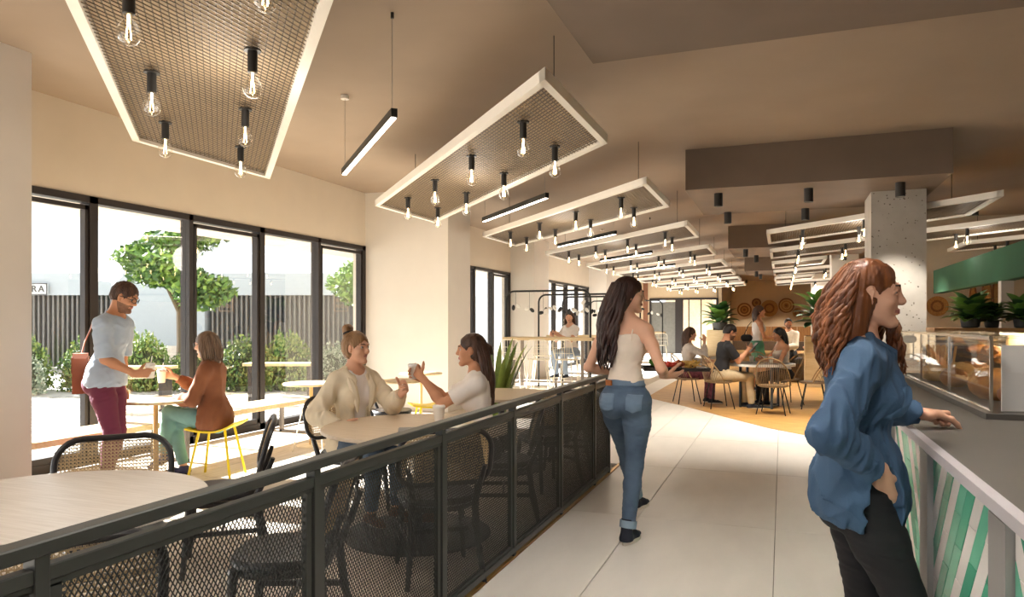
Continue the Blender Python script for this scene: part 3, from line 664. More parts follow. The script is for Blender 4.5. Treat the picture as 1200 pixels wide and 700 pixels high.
for i in range(len(PY) - 1):
    MB().box((.032, PY[i], .52), (.05, .14, .96)).build('post', M_CPOST, ct, 0)
    y0, y1, z0, z1 = PY[i] + .073, PY[i + 1] - .073, .085, 1.012; sg = 1 if i % 2 else -1
    MB().box((.055, (y0 + y1) / 2, .54), (.03, y1 - y0, .93)).build('tile_backing', mat('joint_grey', '#cfcac4', .8), ct, 0)
    if i in (0,): continue
    # strips lean 62 degrees; each strip is cut into tiles by the crossing joints
    a = math.radians(51); ux, uz = math.cos(a) * sg, math.sin(a); pitch = .066; step = .26
    far_g, far_w = MB(), MB()
    for k in range(-16, 30):
        base = y0 + k * pitch / math.sin(a) if sg > 0 else y1 - k * pitch / math.sin(a)
        col = pat[k % len(pat)]
        for j in range(-1, 6):
            off = (k % 2) * .5 * step; t0, t1 = j * step + off + .0015, (j + 1) * step + off - .0015; w = pitch / math.sin(a) - .004
            q = [(base + ux * t0, z0 + uz * t0), (base + sg * w + ux * t0 , z0 + uz * t0), (base + sg * w + ux * t1, z0 + uz * t1), (base + ux * t1, z0 + uz * t1)]
            for ax, v, gt in ((0, y0, True), (0, y1, False), (1, z0, True), (1, z1, False)):
                q = clip(q, ax, v, gt)
                if len(q) < 3: break
            if len(q) < 3: continue
            ar = abs(sum(q[n][0] * q[(n + 1) % len(q)][1] - q[(n + 1) % len(q)][0] * q[n][1] for n in range(len(q)))) / 2
            if ar < .0004: continue
            n = len(q); dx = .026 - random.random() * .0015; m = M_TW if col == 'W' else random.choice(M_TG)
            tb = MB() if i < 4 else (far_w if col == 'W' else far_g); tb.add([(dx, p[0], p[1]) for p in q] + [(dx + .012, p[0], p[1]) for p in q], [tuple(range(n)), tuple(range(2 * n - 1, n - 1, -1))] + [(e, (e + 1) % n, n + (e + 1) % n, n + e) for e in range(n)])
            if i < 4: tb.build('tile', m, ct, 0)
    if i >= 4: tag(far_g.build('green_tiles', M_TG[0], ct, 0), kind='stuff'); tag(far_w.build('white_tiles', M_TW, ct, 0), kind='stuff')
M_CASE = glass('case_glass', (.98, .985, .98), .045, .0, .38)
M_CHROME = mat('chrome', '#d9d6d0', .15, 1., var=.02)
gc = thing('display_case', 'low glass display case of breads and pastries on the counter', 'display case', (.82, 3.5, 1.048))
MB().box((.33, 1.2, .012), (.72, 2.5, .024)).build('base_plate', mat('case_base', '#4a4642', .35), gc, 0)
MB().box((0, 1.2, .18), (.008, 2.4, .31)).build('front_pane', M_CASE, gc, 0)
MB().box((.33, 0, .18), (.66, .008, .31)).build('end_pane', M_CASE, gc, 0)
MB().box((.33, 2.4, .18), (.66, .008, .31)).build('end_pane', M_CASE, gc, 0)
MB().box((.33, 1.2, .338), (.68, 2.42, .008)).build('top_pane', M_CASE, gc, 0)
for y in (0, .8, 1.6, 2.4): MB().box((0, y, .18), (.012, .012, .31)).build('corner_strip', M_CHROME, gc, 0)
for z in (.026, .336): MB().box((-.002, 1.2, z), (.016, 2.42, .014)).build('edge_strip', M_CHROME, gc, 0)
for z, x in ((.18, .45),): MB().box((x, 1.2, z), (.34, 2.36, .008)).build('glass_shelf', M_CASE, gc, 0)
MB().box((.66, 1.2, .18), (.02, 2.4, .31)).build('back_panel', mat('case_back', '#b8935c', .45, var=.4, scale=14, stretch=(1, 3, 1)), gc, 0)
MB().bar((.60, .1, .325), (.60, 2.3, .325), .02, .012).build('light_strip', mat('case_led', '#fff0d8', .4, emit='#ffe2b4', estr=5), gc, 0)
ld = bpy.data.lights.new('case_lamp', 'AREA'); ld.shape = 'RECTANGLE'; ld.size = .05; ld.size_y = 2.2; ld.energy = 11; ld.color = (1, .88, .66)
lo = bpy.data.objects.new('case_lamp', ld); COL.objects.link(lo); lo.parent = gc; lo.location = (.58, 1.2, .315); lo.rotation_euler = (0, -.35, 0)
B1 = mat('crust', '#c4873d', .55, col2='#8f5623', scale=14); B2 = mat('crust_pale', '#e0b877', .6, col2='#c7944e', scale=16); B3 = mat('choc', '#4b2d1d', .5); CER = mat('porcelain', '#f1ede6', .25, var=.02)
def loaf(label, x, y, z, L, r, m, rz, group):
    t = MB(); n = 12; t.tube([(0, -L / 2 + L * i / n, r * .8) for i in range(n + 1)], [max(.004, r * math.sin(math.pi * (i + .25) / (n + .5)) ** .5 * (1 + .05 * math.sin(i * 2.6))) for i in range(n + 1)], 12, flat=((1, 0, 0), 1.05))
    o = t.build('bread', m, None, 60); o.location = (x, y, z); o.rotation_euler.z = rz; tag(o, label, 'bread', group); return o
def croissant(label, x, y, z, rz, s, group):
    t = MB(); n = 14; P = [(s * .07 * math.cos(math.pi * (i / n)), s * .055 * math.sin(math.pi * i / n), s * .03) for i in range(n + 1)]
    t.tube(P, [max(.004, s * .033 * math.sin(math.pi * (i + .4) / (n + .8)) * (1 + .12 * (i % 2))) for i in range(n + 1)], 10)
    o = t.build('croissant', B1, None, 50); o.location = (x, y, z); o.rotation_euler.z = rz; tag(o, label, 'pastry', group); return o
zc = 1.074
loaf('big golden loaf lying in the glass case behind the resting hand', .98, 4.10, zc, .30, .085, B1, .5, 'breads in the glass case')
loaf('round pale loaf near the far end of the glass case', 1.02, 5.05, zc, .20, .075, B2, 1.0, 'breads in the glass case')
loaf('brown loaf against the back of the glass case', 1.32, 4.35, zc, .28, .08, B1, -.4, 'breads in the glass case')
loaf('second pale loaf in the middle of the glass case', 1.05, 4.6, zc, .26, .07, B2, .2, 'breads in the glass case')
loaf('dark brown loaf beside the white card in the glass case', 1.0, 3.82, zc, .16, .06, mat('crust_dark', '#8a4f22', .5, var=.25), 1.3, 'breads in the glass case')
cw = ('first', 'second', 'third', 'fourth', 'fifth', 'sixth', 'seventh')
for i in range(7): croissant('croissant on the glass shelf of the case, %s from the far end' % cw[i], 1.27 + .03 * (i % 2), 5.7 - .28 * i, 1.236, .5 * i, 1.0, 'croissants on the glass shelf')
for i, (x, y, z, L, r_, m_) in enumerate(((.95, 4.85, zc, .22, .06, B1), (.93, 5.28, zc, .2, .06, B2), (1.15, 5.35, zc, .24, .07, B1), (1.18, 4.0, 1.236, .2, .045, B2), (1.34, 3.8, zc, .2, .07, B1))):
    loaf(('short crusty loaf between the two pale loaves in the glass case', 'small pale loaf near the breadstick jars', 'long crusty loaf behind the breadstick jars', 'slim pale loaf on the glass shelf near the corner', 'crusty loaf behind the plate of biscuits')[i], x, y, z, L, r_, m_, .3 + .5 * i, 'breads in the glass case')
bk = thing('breadstick_jar', 'jar of pale breadsticks at the far end of the glass case', 'jar', (1.0, 5.65, zc), 0)
MB().lathe([(.06, 0), (.065, .01), (.065, .13)], n=20, caps=False).build('jar', M_CASE, bk)
st = MB()
for i in range(16): a = i * 2.4; r = .012 * math.sqrt(i); st.tube([(r * math.cos(a), r * math.sin(a), .01), (1.7 * r * math.cos(a), 1.7 * r * math.sin(a), .22)], .006, 5)
tag(st.build('breadsticks', B2, bk), kind='stuff')
bk2 = dup(bk, (1.0, 5.4, zc), 1.0, 'second jar of breadsticks beside the first in the glass case')
pl = thing('cake_stand', 'white plate of round biscuits near the corner of the glass case', 'plate', (1.15, 3.72, zc), 0)
MB().lathe([(.06, 0), (.07, .012), (.125, .022), (.125, .028), (.01, .02)], n=30).build('plate', CER, pl)
o = MB()
for i in range(7): a = i * .9; o.lathe([(.03, 0), (.034, .008), (.028, .016), (.001, .018)], (.07 * math.cos(a), .07 * math.sin(a), .024), 12)
tag(o.build('biscuits', B2, pl), kind='stuff')
o = MB().box((0, 0, .14), (.13, .006, .28)).build('menu_card', mat('card_white', '#f3f0f0', .6, var=.01), None, 0); o.location = (.93, 3.56, zc); o.rotation_euler.z = .25; tag(o, 'blank white card standing inside the near corner of the glass case', 'card')
for i in range(3):
    p = thing('cloche', 'small dish under a clear dome, %s in the glass case' % ('nearest', 'middle', 'farthest')[i], 'dish', (1.12 - .02 * i, 4.28 + .42 * i + .1 * (i > 0), zc), 0, 'domed dishes in the glass case')
    MB().lathe([(.05, 0), (.085, .01), (.085, .016), (.01, .012)], n=24).build('plate', CER, p); MB().lathe([(.078, .016), (.08, .05), (.06, .10), (.02, .125), (.012, .14), (.001, .142)], n=20, caps=False).build('dome', M_CASE, p)
    MB().ball((0, 0, .05), (.05, .05, .035), 12, 8).build('cake', B3 if i % 2 else B1, p)
# back shelf, plants, wall decorations behind the counter
M_SHELF = mat('shelf_wood', '#9c7446', .5, col2='#7d5930', scale=4, stretch=(.7, 8, 8))
bs = thing('back_shelf', 'long wooden shelf unit with dark gaps behind the glass case', 'shelf', (3.65, 9.1, 0))
MB().box((0, 0, 1.365), (4.2, .5, .05)).build('top', M_SHELF, bs, 0)
for z in (1.30, 1.24, 1.18): MB().box((0, -.02, z), (4.2, .44, .022)).build('shelf_board', mat('shelf_grey', '#77736f', .5), bs, 0)
MB().box((0, .1, .6), (4.2, .3, 1.14)).build('cabinet', mat('shelf_dark', '#2b2a2c', .6), bs, 0)
LG = [mat('plant_green', '#3f6a34', .45, var=.2), mat('plant_deep', '#2c4f2c', .45, var=.2), mat('plant_light', '#6d9440', .45, var=.2)]
LG2 = [mat('blade_green', '#7d9440', .45, var=.2), mat('blade_olive', '#5f7a33', .45, var=.2), mat('blade_light', '#9aa84f', .45, var=.2)]
def leafy(label, x, y, z, s, n, seed, kind='broad', pot=None, group=None):
    """pot of big blade leaves; every leaf an object of its own, from three shared meshes"""
    t = thing('potted_plant', label, 'plant', (x, y, z), 0, group); r = random.Random(seed)
    MB().lathe([(.10 * s, 0), (.13 * s, .02 * s), (.15 * s, .16 * s), (.135 * s, .16 * s), (.13 * s, .12 * s), (.001, .12 * s)], n=20, caps=False).build('pot', pot or mat('pot_dark', '#3b3935', .6), t)
    key = 'leaf_' + kind
    if key not in LEAF:
        LEAF[key] = []
        for m in (LG2 if kind == 'blade' else LG):
            q = MB(); W_, L_, K = {'broad': (.09, .34, 7), 'blade': (.02, .66, 7), 'round': (.07, .16, 5)}[kind]; vs = []
            for i in range(K + 1):
                u = i / K; w = W_ * (math.sin(math.pi * min(1, u * .93 + .07)) ** .8) + .002; zz = L_ * (u - .42 * u * u * u * .4); yy = L_ * (.16 if kind == 'blade' else .45) * u * u
                vs += [(-w, yy - .12 * w, zz), (0, yy + .25 * w, zz + .004), (w, yy - .12 * w, zz)]
            for i in range(K):
                for c in (0, 1): q.f.append((3 * i + c, 3 * i + c + 1, 3 * i + c + 4, 3 * i + c + 3))
            q.v = vs; q.mi = [0] * len(q.f); LEAF[key].append(q.mesh('leaf', m, 70))
    for i in range(n):
        o = link('leaf', r.choice(LEAF[key]), t); a = 2.4 * i + r.random() * .5; lean = .15 + 1.05 * ((i + .5) / n) if kind != 'blade' else .02 + .15 * ((i + .5) / n)
        k = s * (.8 + .45 * r.random()); o.scale = (k, k, k); o.location = (.05 * s * math.cos(a), .05 * s * math.sin(a), .12 * s + (0 if kind == 'blade' else .22 * s * (1 - i / n)))
        o.rotation_euler = Euler((-lean, 0, a - math.pi / 2), 'XYZ'); 
    return t
LEAF = {}
leafy('dense dark green potted plant on the shelf behind the glass case', 1.92, 9.02, 1.39, .66, 64, 1, 'broad', group='plants on the back shelf')
leafy('dark green plant at the right edge on the back shelf', 2.40, 9.0, 1.39, .62, 50, 3, 'broad', group='plants on the back shelf')
leafy('smaller dark bushy plant on the shelf left of the pale pillar', 2.16, 9.2, 1.39, .5, 44, 2, 'broad', group='plants on the back shelf')
leafy('spiky green plant behind the woman in the white T-shirt', -3.08, 7.55, .0, 1.62, 36, 5, 'blade')
for i, (x, y, z, s, lab) in enumerate(((-3.45, 31.95, 1.1, 2.2, 'tall green plant in the planter between door and baskets'),)): leafy(lab, x + .95, y - .2, z, 2.2, 36, 8, 'broad')
leafy('large green plant in the pale planter left of the second concrete column', .9, 17.4, 1.15, 1.9, 34, 9, 'broad')
pb = thing('planter_box', 'pale oak planter between the glazed door and the baskets', 'planter', (-2.5, 31.75, 0)); q = MB(); q.box((0, 0, .56), (1.05, .6, 1.12)); q.build('box', M_PALE, pb, 0); MB().box((0, 0, 1.1), (.95, .5, .06)).build('soil', mat('soil', '#3a2d22', .9), pb, 0)
pb = thing('planter_box', 'pale oak planter under the large plant beside the teal chair', 'planter', (.85, 17.4, 0)); q = MB(); q.box((0, 0, .57), (.75, .5, 1.14)); q.build('box', M_PALE, pb, 0); MB().box((0, 0, 1.12), (.68, .42, .06)).build('soil', mat('soil', '#3a2d22', .9), pb, 0)
# woven wall baskets
BK = [mat('basket_brown', '#8a5d38', .7, col2='#6e4526', scale=40), mat('basket_tan', '#b4874f', .7, col2='#96693a', scale=40), mat('basket_pale', '#cfae7c', .7, col2='#b18f5e', scale=40)]
def basket(label, x, y, z, r, rings, rz=0):
    t = thing('wall_basket', label, 'basket', (x, y, z), rz, 'woven baskets on the walls'); n = len(rings); Mx = Matrix.Rotation(math.pi / 2, 3, 'X')
    for i, c in enumerate(rings):
        a, b = r * i / n, r * (i + 1) / n; w = MB(); k = 3
        for j in range(k):
            q = a + (b - a) * (j + .5) / k; w.tube([(q * math.cos(u), -.02 - .10 * r * (q / r) ** 2, q * math.sin(u)) for u in [h * math.pi / 16 for h in range(32)]], (b - a) / k * .56, 5, True)
        w.build('woven_ring', BK[c], t)
YB = 39.62
bp = lambda u, v: (-math.sin(PSI) + (u - 600) / F_PX * math.cos(PSI), math.cos(PSI) + (u - 600) / F_PX * math.sin(PSI), (378 - v) / F_PX)
for u, v, rp, rg, lab in ((872.4, 363.2, 8.1, (0, 1, 0, 2, 0), 'brown ringed wall basket, leftmost of the five'), (886.5, 355.0, 5.3, (0, 1, 0), 'small dark wall basket above the standing woman'), (901.5, 361.5, 9.7, (1, 1, 0, 1, 1), 'largest tan wall basket in the middle'), (921.5, 358.2, 8.7, (0, 1, 2, 1, 2, 0), 'wall basket with pale rings, right of the largest'), (934.8, 366.8, 5.6, (1, 0, 1), 'small tan wall basket at the lower right')):
    r_ = bp(u, v); k = YB / r_[1]; basket(lab, r_[0] * k, YB, CAM_H + r_[2] * k, rp * k / F_PX, rg)
r_ = bp(1098, 359); k = 16.9 / r_[1]; basket('big plain tan wall basket right of the concrete column', r_[0] * k, 16.9, CAM_H + r_[2] * k, 11.6 * k / F_PX, (1, 1, 0, 1, 1))
def board(label, x, z, w, h):
    t = thing('wall_board', label, 'wall decoration', (x, 16.93, z), 0, 'long wooden boards on the wall'); p = [(w / 2 * math.cos(a) * (1 - .15 * math.sin(a)), h / 2 * math.sin(a)) for a in [i * math.pi / 14 for i in range(28)]]
    MB().prism(p, -.02, .02, Matrix.Rotation(math.pi / 2, 3, 'X')).build('board', BK[1], t, 40); MB().tube([(x_, -.025, z_) for x_, z_ in p], .018, 6, True).build('rim', BK[0], t)
for u, v, w, h, lab in ((1140, 351, .12, .6, 'small narrow wooden board hanging above the plants'), (1156, 350, .17, .9, 'middle rounded wooden board hanging above the plants'), (1170, 345, .20, 1.1, 'tall wooden board hanging beside the pale pillar')):
    r_ = bp(u, v); k = 16.93 / r_[1]; board(lab, r_[0] * k, CAM_H + r_[2] * k, w, h)
# columns, green beam, bench and booth at the back
M_CONC = mat('concrete', '#c6c0b8', .8, col2='#b3aca3', scale=3.5, bump=.15, bscale=22, detail=8)
def column(label, x, y, w, d, h, m):
    t = thing('column', label, 'column', (x, y, 0)); MB().box((0, 0, h / 2), (w, d, h)).build('shaft', m, t, 0)
    if m is M_CONC:
        p = MB(); r = random.Random(5)
        for i in range(150): zz = .9 + 2.2 * r.random(); c = r.random() * .011 + .003; p.ball((-w / 2 + w * r.random(), -d / 2 + .001, zz), (c, .003, c * .8), 6, 4)
        tag(p.build('pits', mat('pit_dark', '#7d756b', .9), t), kind='stuff')
    return t
column('bare pitted concrete column behind the woman at the counter', 1.375, 10.5, .62, .75, 3.12, M_CONC)
column('second pale column down the room, half hidden by her hair', 1.47, 19.9, .62, .75, 3.44, M_PIER)
column('third pale column near the basket wall', 1.35, 29.5, .62, .75, 3.62, M_PIER)
column('pale pillar at the right between the shelf plants', 2.93, 11.75, .15, .15, 2.03, M_PIER)
gb = MB().box((0, 0, 0), (.16, 9.0, .46)).build('ceiling_beam', mat('green_fascia', '#2c5f45', .95, var=.06, scale=2), None, 0); gb.location = (2.93, 11.9, 2.26); tag(gb, 'deep green hanging beam over the servery at the right', 'beam')
hg = MB()
bn = thing('wall_bench', 'long dark wood bench with a panelled back under the baskets', 'bench', (1.0, 39.4, 0))
for i in range(6): MB().box((-3.4 + 1.25 * i, .1, .62), (1.23, .12, 1.22)).build('back_panel', mat('bench_wood', '#8d6136', .5, col2='#74491f', scale=4, stretch=(6, 6, .6)), bn, 0)
MB().box((-.3, -.25, .24), (7.5, .55, .46)).build('seat', mat('bench_seat', '#4d4038', .6), bn, 0)
bo = thing('banquette', 'dark upholstered bench where the far man and woman sit', 'bench', (.55, 18.75, 0))
MB().box((-.2, -.05, .52), (1.9, .5, .14), bev=.03).build('cushion', mat('bench_grey', '#45474a', .7), bo); MB().box((-.2, 0, .225), (1.8, .42, .45)).build('base', mat('bench_base', '#6a4a2d', .6), bo, 0)
tc = thing('lounge_chair', 'teal shell chair in front of the pale planter', 'chair', (.80, 14.3, 0), 1.2); M_TEAL = mat('teal_shell', '#3fae98', .45, var=.05)
for sgn, rr in ((-1, .30), (.25, .27)):
    p = [(rr * math.cos(a), rr * 1.12 * math.sin(a)) for a in [i * math.pi / 12 for i in range(24)]]
    MB().prism(p, -.02, .02, Matrix.Rotation(math.pi / 2 - .2, 3, 'X'), (.09 * sgn, .1 * sgn, .74)).build('shell', M_TEAL, tc, 40)
MB().lathe([(.001, .42), (.24, .42), (.26, .44), (.25, .47), (.001, .48)], (0, -.15, 0), 24, caps=False).build('seat', M_TEAL, tc)
for a in (.8, 2.4, 3.9, 5.5): MB().tube([(.1 * math.cos(a), -.15 + .1 * math.sin(a), .43), (.24 * math.cos(a), -.15 + .24 * math.sin(a), 0)], .012, 7).build('leg', M_BLACK, tc)
# small things on the tables
def cup(label, x, y, z, s=1., lid=True, m=None, straw=False, group=None, rz=0):
    t = thing('takeaway_cup', label, 'cup', (x, y, z), rz, group); m = m or mat('paper_cup', '#efe9df', .6, var=.02)
    MB().lathe([(.030 * s, 0), (.031 * s, .004), (.042 * s, .105 * s), (.044 * s, .108 * s)], n=22).build('cup', m, t)
    if lid: MB().lathe([(.046 * s, .106 * s), (.046 * s, .116 * s), (.040 * s, .122 * s), (.036 * s, .136 * s if straw else .126 * s), (.001, .14 * s if straw else .124 * s)], n=22).build('lid', mat('lid_white', '#f4f2ee', .4, var=.02), t)
    if straw: MB().cyl((.005, 0, .13 * s), (.02, 0, .20 * s), .004, n=7).build('straw', mat('straw_white', '#f2eee9', .4), t)
    return t
def book(label, x, y, z, rz, w, d, h, m):
    t = thing('notebook', label, 'notebook', (x, y, z), rz); MB().box((0, 0, h / 2), (w, d, h)).build('pages', mat('paper', '#eeebe6', .7, var=.02), t, 0)
    for q in (.0015, h + .0015): MB().box((0, 0, q), (w + .008, d + .008, .003)).build('cover', m, t, 0)
    MB().tube([(-w / 2 - .004, -d / 2, h / 2), (-w / 2 - .004, d / 2, h / 2)], h * .6, 7).build('spine', m, t)
    return t
book('thin grey notebook lying on the table of the two women', -2.22, 4.12, .741, .5, .24, .17, .010, mat('cover_grey', '#8f9194', .5))
book('white notepad lying beside the grey notebook on the table', -2.03, 4.36, .741, .2, .20, .14, .008, mat('cover_white', '#e9e6e2', .6))
cup('white takeaway cup standing on the women\'s table', -2.27, 4.52, .741, 1.0)
for i, (x, y) in enumerate(((-.50, 13.15), (-.28, 13.2), (-.36, 13.35), (-.18, 13.1))): cup('small white cup on the metal-rimmed table, %s from the left' % ('first', 'third', 'second', 'fourth')[i], x, y, .751, 1.0, False, group='cups on the metal-rimmed table')
# ------------------------------------------------------------------ people: bodies and clothes grown as smooth distance fields
def smin(a, b, k):
    h = np.maximum(k - np.abs(a - b), 0) / k
    return np.minimum(a, b) - h * h * k * .25
A3 = lambda p: np.array(p, float)
def nrm(v): v = A3(v); return v / (np.linalg.norm(v) + 1e-12)
class SDF:
    def __init__(s, h): s.h = h; s.P = []; s.cuts = []; s.disp = None; s.inf = 0.
    def rc(s, a, b, r1, r2=None, k=.02, flat=None, end=False): s.P.append(('c', A3(a), A3(b), r1, r1 if r2 is None else r2, k, flat, end)); return s
    def ell(s, c, r, R=None, k=.02): s.P.append(('e', A3(c), A3(r), np.eye(3) if R is None else R, k)); return s
    def sub(s, c, r, R=None, k=.01): s.P.append(('s', A3(c), A3(r), np.eye(3) if R is None else R, k)); return s
    def chain(s, pts, rs, k=.02, flat=None):
        for i in range(len(pts) - 1): s.rc(pts[i], pts[i + 1], rs[i], rs[i + 1], k, flat)
        return s
    def cut(s, p, n, k=.004, box=None): s.cuts.append((A3(p), nrm(n), k, box)); return s       # removes the side n points to
    def mesh(s, name, mats, func=None, smooth=True):
        h = s.h; lo = np.full(3, 1e9); hi = -lo
        for q in s.P:
            if q[0] == 'c': m = max(q[3], q[4]); l = np.minimum(q[1], q[2]) - m; u = np.maximum(q[1], q[2]) + m
            elif q[0] == 'e': m = np.abs(q[3]) @ q[2]; l = q[1] - m; u = q[1] + m
            else: continue
            lo = np.minimum(lo, l); hi = np.maximum(hi, u)
        lo -= 4 * h; hi += 4 * h; n = np.ceil((hi - lo) / h).astype(int) + 1
        F = np.full(n, .2, np.float32); ax = [lo[i] + h * np.arange(n[i]) for i in range(3)]
        for q in s.P:
            if q[0] == 'c': m = max(q[3], q[4]) + q[5] + 3 * h; l = np.minimum(q[1], q[2]) - m; u = np.maximum(q[1], q[2]) + m
            else: m = np.abs(q[3]) @ q[2] + q[4] + 3 * h; l = q[1] - m; u = q[1] + m
            i0 = np.clip(((l - lo) / h).astype(int), 0, n); i1 = np.clip(((u - lo) / h).astype(int) + 2, 0, n)
            if (i1 <= i0).any(): continue
            sl = tuple(slice(a, b) for a, b in zip(i0, i1))
            X = ax[0][sl[0]][:, None, None]; Y = ax[1][sl[1]][None, :, None]; Z = ax[2][sl[2]][None, None, :]
            if q[0] == 'c':
                a, b, r1, r2, k, flat, end = q[1:]; ba = b - a; l2 = ba @ ba + 1e-12
                x, y, z = X - a[0], Y - a[1], Z - a[2]
                t0 = (x * ba[0] + y * ba[1] + z * ba[2]) / l2; t = np.clip(t0, 0, 1)
                x = x - t * ba[0]; y = y - t * ba[1]; z = z - t * ba[2]; d2 = x * x + y * y + z * z
                if flat is not None:
                    f = flat[0]; c = x * f[0] + y * f[1] + z * f[2]; d2 = d2 + c * c * (1 / flat[1] ** 2 - 1)
                d = np.sqrt(d2) - (r1 + (r2 - r1) * t)
                if end: d = np.maximum(d, (t0 - 1) * math.sqrt(l2))
                F[sl] = smin(F[sl], d, k)
            else:
                c, r, R, k = q[1:]; x, y, z = X - c[0], Y - c[1], Z - c[2]
                e = [(x * R[0, i] + y * R[1, i] + z * R[2, i]) / r[i] for i in range(3)]
                k0 = np.sqrt(e[0] ** 2 + e[1] ** 2 + e[2] ** 2); k1 = np.sqrt((e[0] / r[0]) ** 2 + (e[1] / r[1]) ** 2 + (e[2] / r[2]) ** 2)
                d = k0 * (k0 - 1) / (k1 + 1e-9)
                if q[0] == 'e': F[sl] = smin(F[sl], d, k)
                else: F[sl] = -smin(-F[sl], d, k)
        if s.inf: F -= s.inf
        for p, nn, k, box in s.cuts:
            d = (ax[0][:, None, None] - p[0]) * nn[0] + (ax[1][None, :, None] - p[1]) * nn[1] + (ax[2][None, None, :] - p[2]) * nn[2]
            if box is not None:
                bx = np.ones(n, bool)
                for i in range(3):
                    sh = [1, 1, 1]; sh[i] = -1; bx &= ((ax[i] >= box[0][i]) & (ax[i] <= box[1][i])).reshape(sh)
                F = np.where(bx, -smin(-F, -d, k), F)
            else: F = -smin(-F, -d, k)
        F = F.astype(np.float32)
        if s.disp is not None:
            I = np.where(np.abs(F) < .03); p = np.stack([lo[i] + h * I[i] for i in range(3)], 1); F[I] += s.disp(p)
        for i in range(3):
            sl = [slice(None)] * 3; sl[i] = 0; F[tuple(sl)] = .1; sl[i] = -1; F[tuple(sl)] = .1
        S = F < 0; c = S[:-1, :-1, :-1].astype(np.int8)
        cnt = np.zeros(np.array(n) - 1, np.int8)
        for dx in (0, 1):
            for dy in (0, 1):
                for dz in (0, 1): cnt += S[dx:n[0] - 1 + dx, dy:n[1] - 1 + dy, dz:n[2] - 1 + dz]
        act = np.argwhere((cnt > 0) & (cnt < 8)); N = len(act)
        idx = np.full(np.array(n) - 1, -1, np.int32); idx[act[:, 0], act[:, 1], act[:, 2]] = np.arange(N)
        off = np.array([(a, b, c) for a in (0, 1) for b in (0, 1) for c in (0, 1)])
        val = np.stack([F[act[:, 0] + o[0], act[:, 1] + o[1], act[:, 2] + o[2]] for o in off], 1)
        acc = np.zeros((N, 3)); m = np.zeros(N)
        for i in range(8):
            for j in range(i + 1, 8):
                if np.abs(off[i] - off[j]).sum() != 1: continue
                a, b = val[:, i], val[:, j]; w = (a < 0) != (b < 0); t = np.where(w, a / np.where(w, a - b, 1), 0)
                acc += np.where(w[:, None], off[i] + t[:, None] * (off[j] - off[i]), 0); m += w
        V = lo + h * (act + acc / m[:, None])
        Q = []
        for axn in range(3):
            a1, a2 = [(1, 2), (2, 0), (0, 1)][axn]
            sa = [slice(None)] * 3; sb = [slice(None)] * 3; sa[axn] = slice(0, -1); sb[axn] = slice(1, None)
            E = np.argwhere(S[tuple(sa)] != S[tuple(sb)]); E = E[(E[:, a1] > 0) & (E[:, a2] > 0) & (E[:, a1] < n[a1] - 1) & (E[:, a2] < n[a2] - 1)]
            ins = S[E[:, 0], E[:, 1], E[:, 2]]; qs = []
            for da, db in ((-1, -1), (0, -1), (0, 0), (-1, 0)):
                e = E.copy(); e[:, a1] += da; e[:, a2] += db; qs.append(idx[e[:, 0], e[:, 1], e[:, 2]])
            q = np.stack(qs, 1); q[~ins] = q[~ins][:, ::-1]; Q.append(q)
        Q = np.concatenate(Q)
        me = bpy.data.meshes.new(name); me.vertices.add(N); me.vertices.foreach_set('co', V.astype(np.float32).ravel())
        me.loops.add(4 * len(Q)); me.loops.foreach_set('vertex_index', Q.astype(np.int32).ravel())
        me.polygons.add(len(Q)); me.polygons.foreach_set('loop_start', np.arange(0, 4 * len(Q), 4, dtype=np.int32))
        me.polygons.foreach_set('loop_total', np.full(len(Q), 4, np.int32)); me.polygons.foreach_set('use_smooth', np.ones(len(Q), bool))
        for q in (mats if isinstance(mats, (list, tuple)) else [mats]): me.materials.append(q)
        if func is not None: me.polygons.foreach_set('material_index', func(V[Q].mean(1)).astype(np.int32))
        me.update(calc_edges=True); return me
def folds(amp, freq, seed, axis=(1, 1, .45), warp=.6):
    rs = np.random.RandomState(seed); D = rs.normal(size=(6, 3)) * np.array(axis); D /= np.linalg.norm(D, axis=1)[:, None]
    ph = rs.rand(6) * 6.28; fr = freq * (.6 + rs.rand(6))
    def f(p):
        w = np.sin(p @ D[0] * fr[0] * .7 + ph[0]) * warp * 2 + np.sin(p @ D[1] * fr[1] * .5 + ph[1]) * warp * 2
        v = sum((1 - 2 * np.abs(np.sin(p @ D[i] * fr[i] * .5 + ph[i] + w))) for i in range(2, 6)) / 4
        return (-amp * v).astype(np.float32)
    return f
def rotz(a): c, s = math.cos(a), math.sin(a); return np.array([[c, -s, 0], [s, c, 0], [0, 0, 1.]])
def rotx(a): c, s = math.cos(a), math.sin(a); return np.array([[1, 0, 0], [0, c, -s], [0, s, c]])
def roty(a): c, s = math.cos(a), math.sin(a); return np.array([[c, 0, s], [0, 1, 0], [-s, 0, c]])
def ik(a, t, l1, l2, pole):
    a, t = A3(a), A3(t); d = t - a; L = np.linalg.norm(d); L2 = min(L, (l1 + l2) * .998); d = d / (L + 1e-9)
    x = (l1 * l1 - l2 * l2 + L2 * L2) / (2 * L2); hgt = math.sqrt(max(l1 * l1 - x * x, 0)); p = A3(pole); p = p - d * (p @ d)
    return a + d * x + nrm(p) * hgt, a + d * L2
SKINS = {}
def skin(tone):
    return mat('skin_' + tone, {'fair': '#dba98d', 'tan': '#c68e6c', 'rosy': '#e0af98'}[tone], .5, var=.05, scale=14, bump=.05, bscale=300, spec=.35)
LIP = lambda: mat('lips', '#b8736a', .4, var=.05)
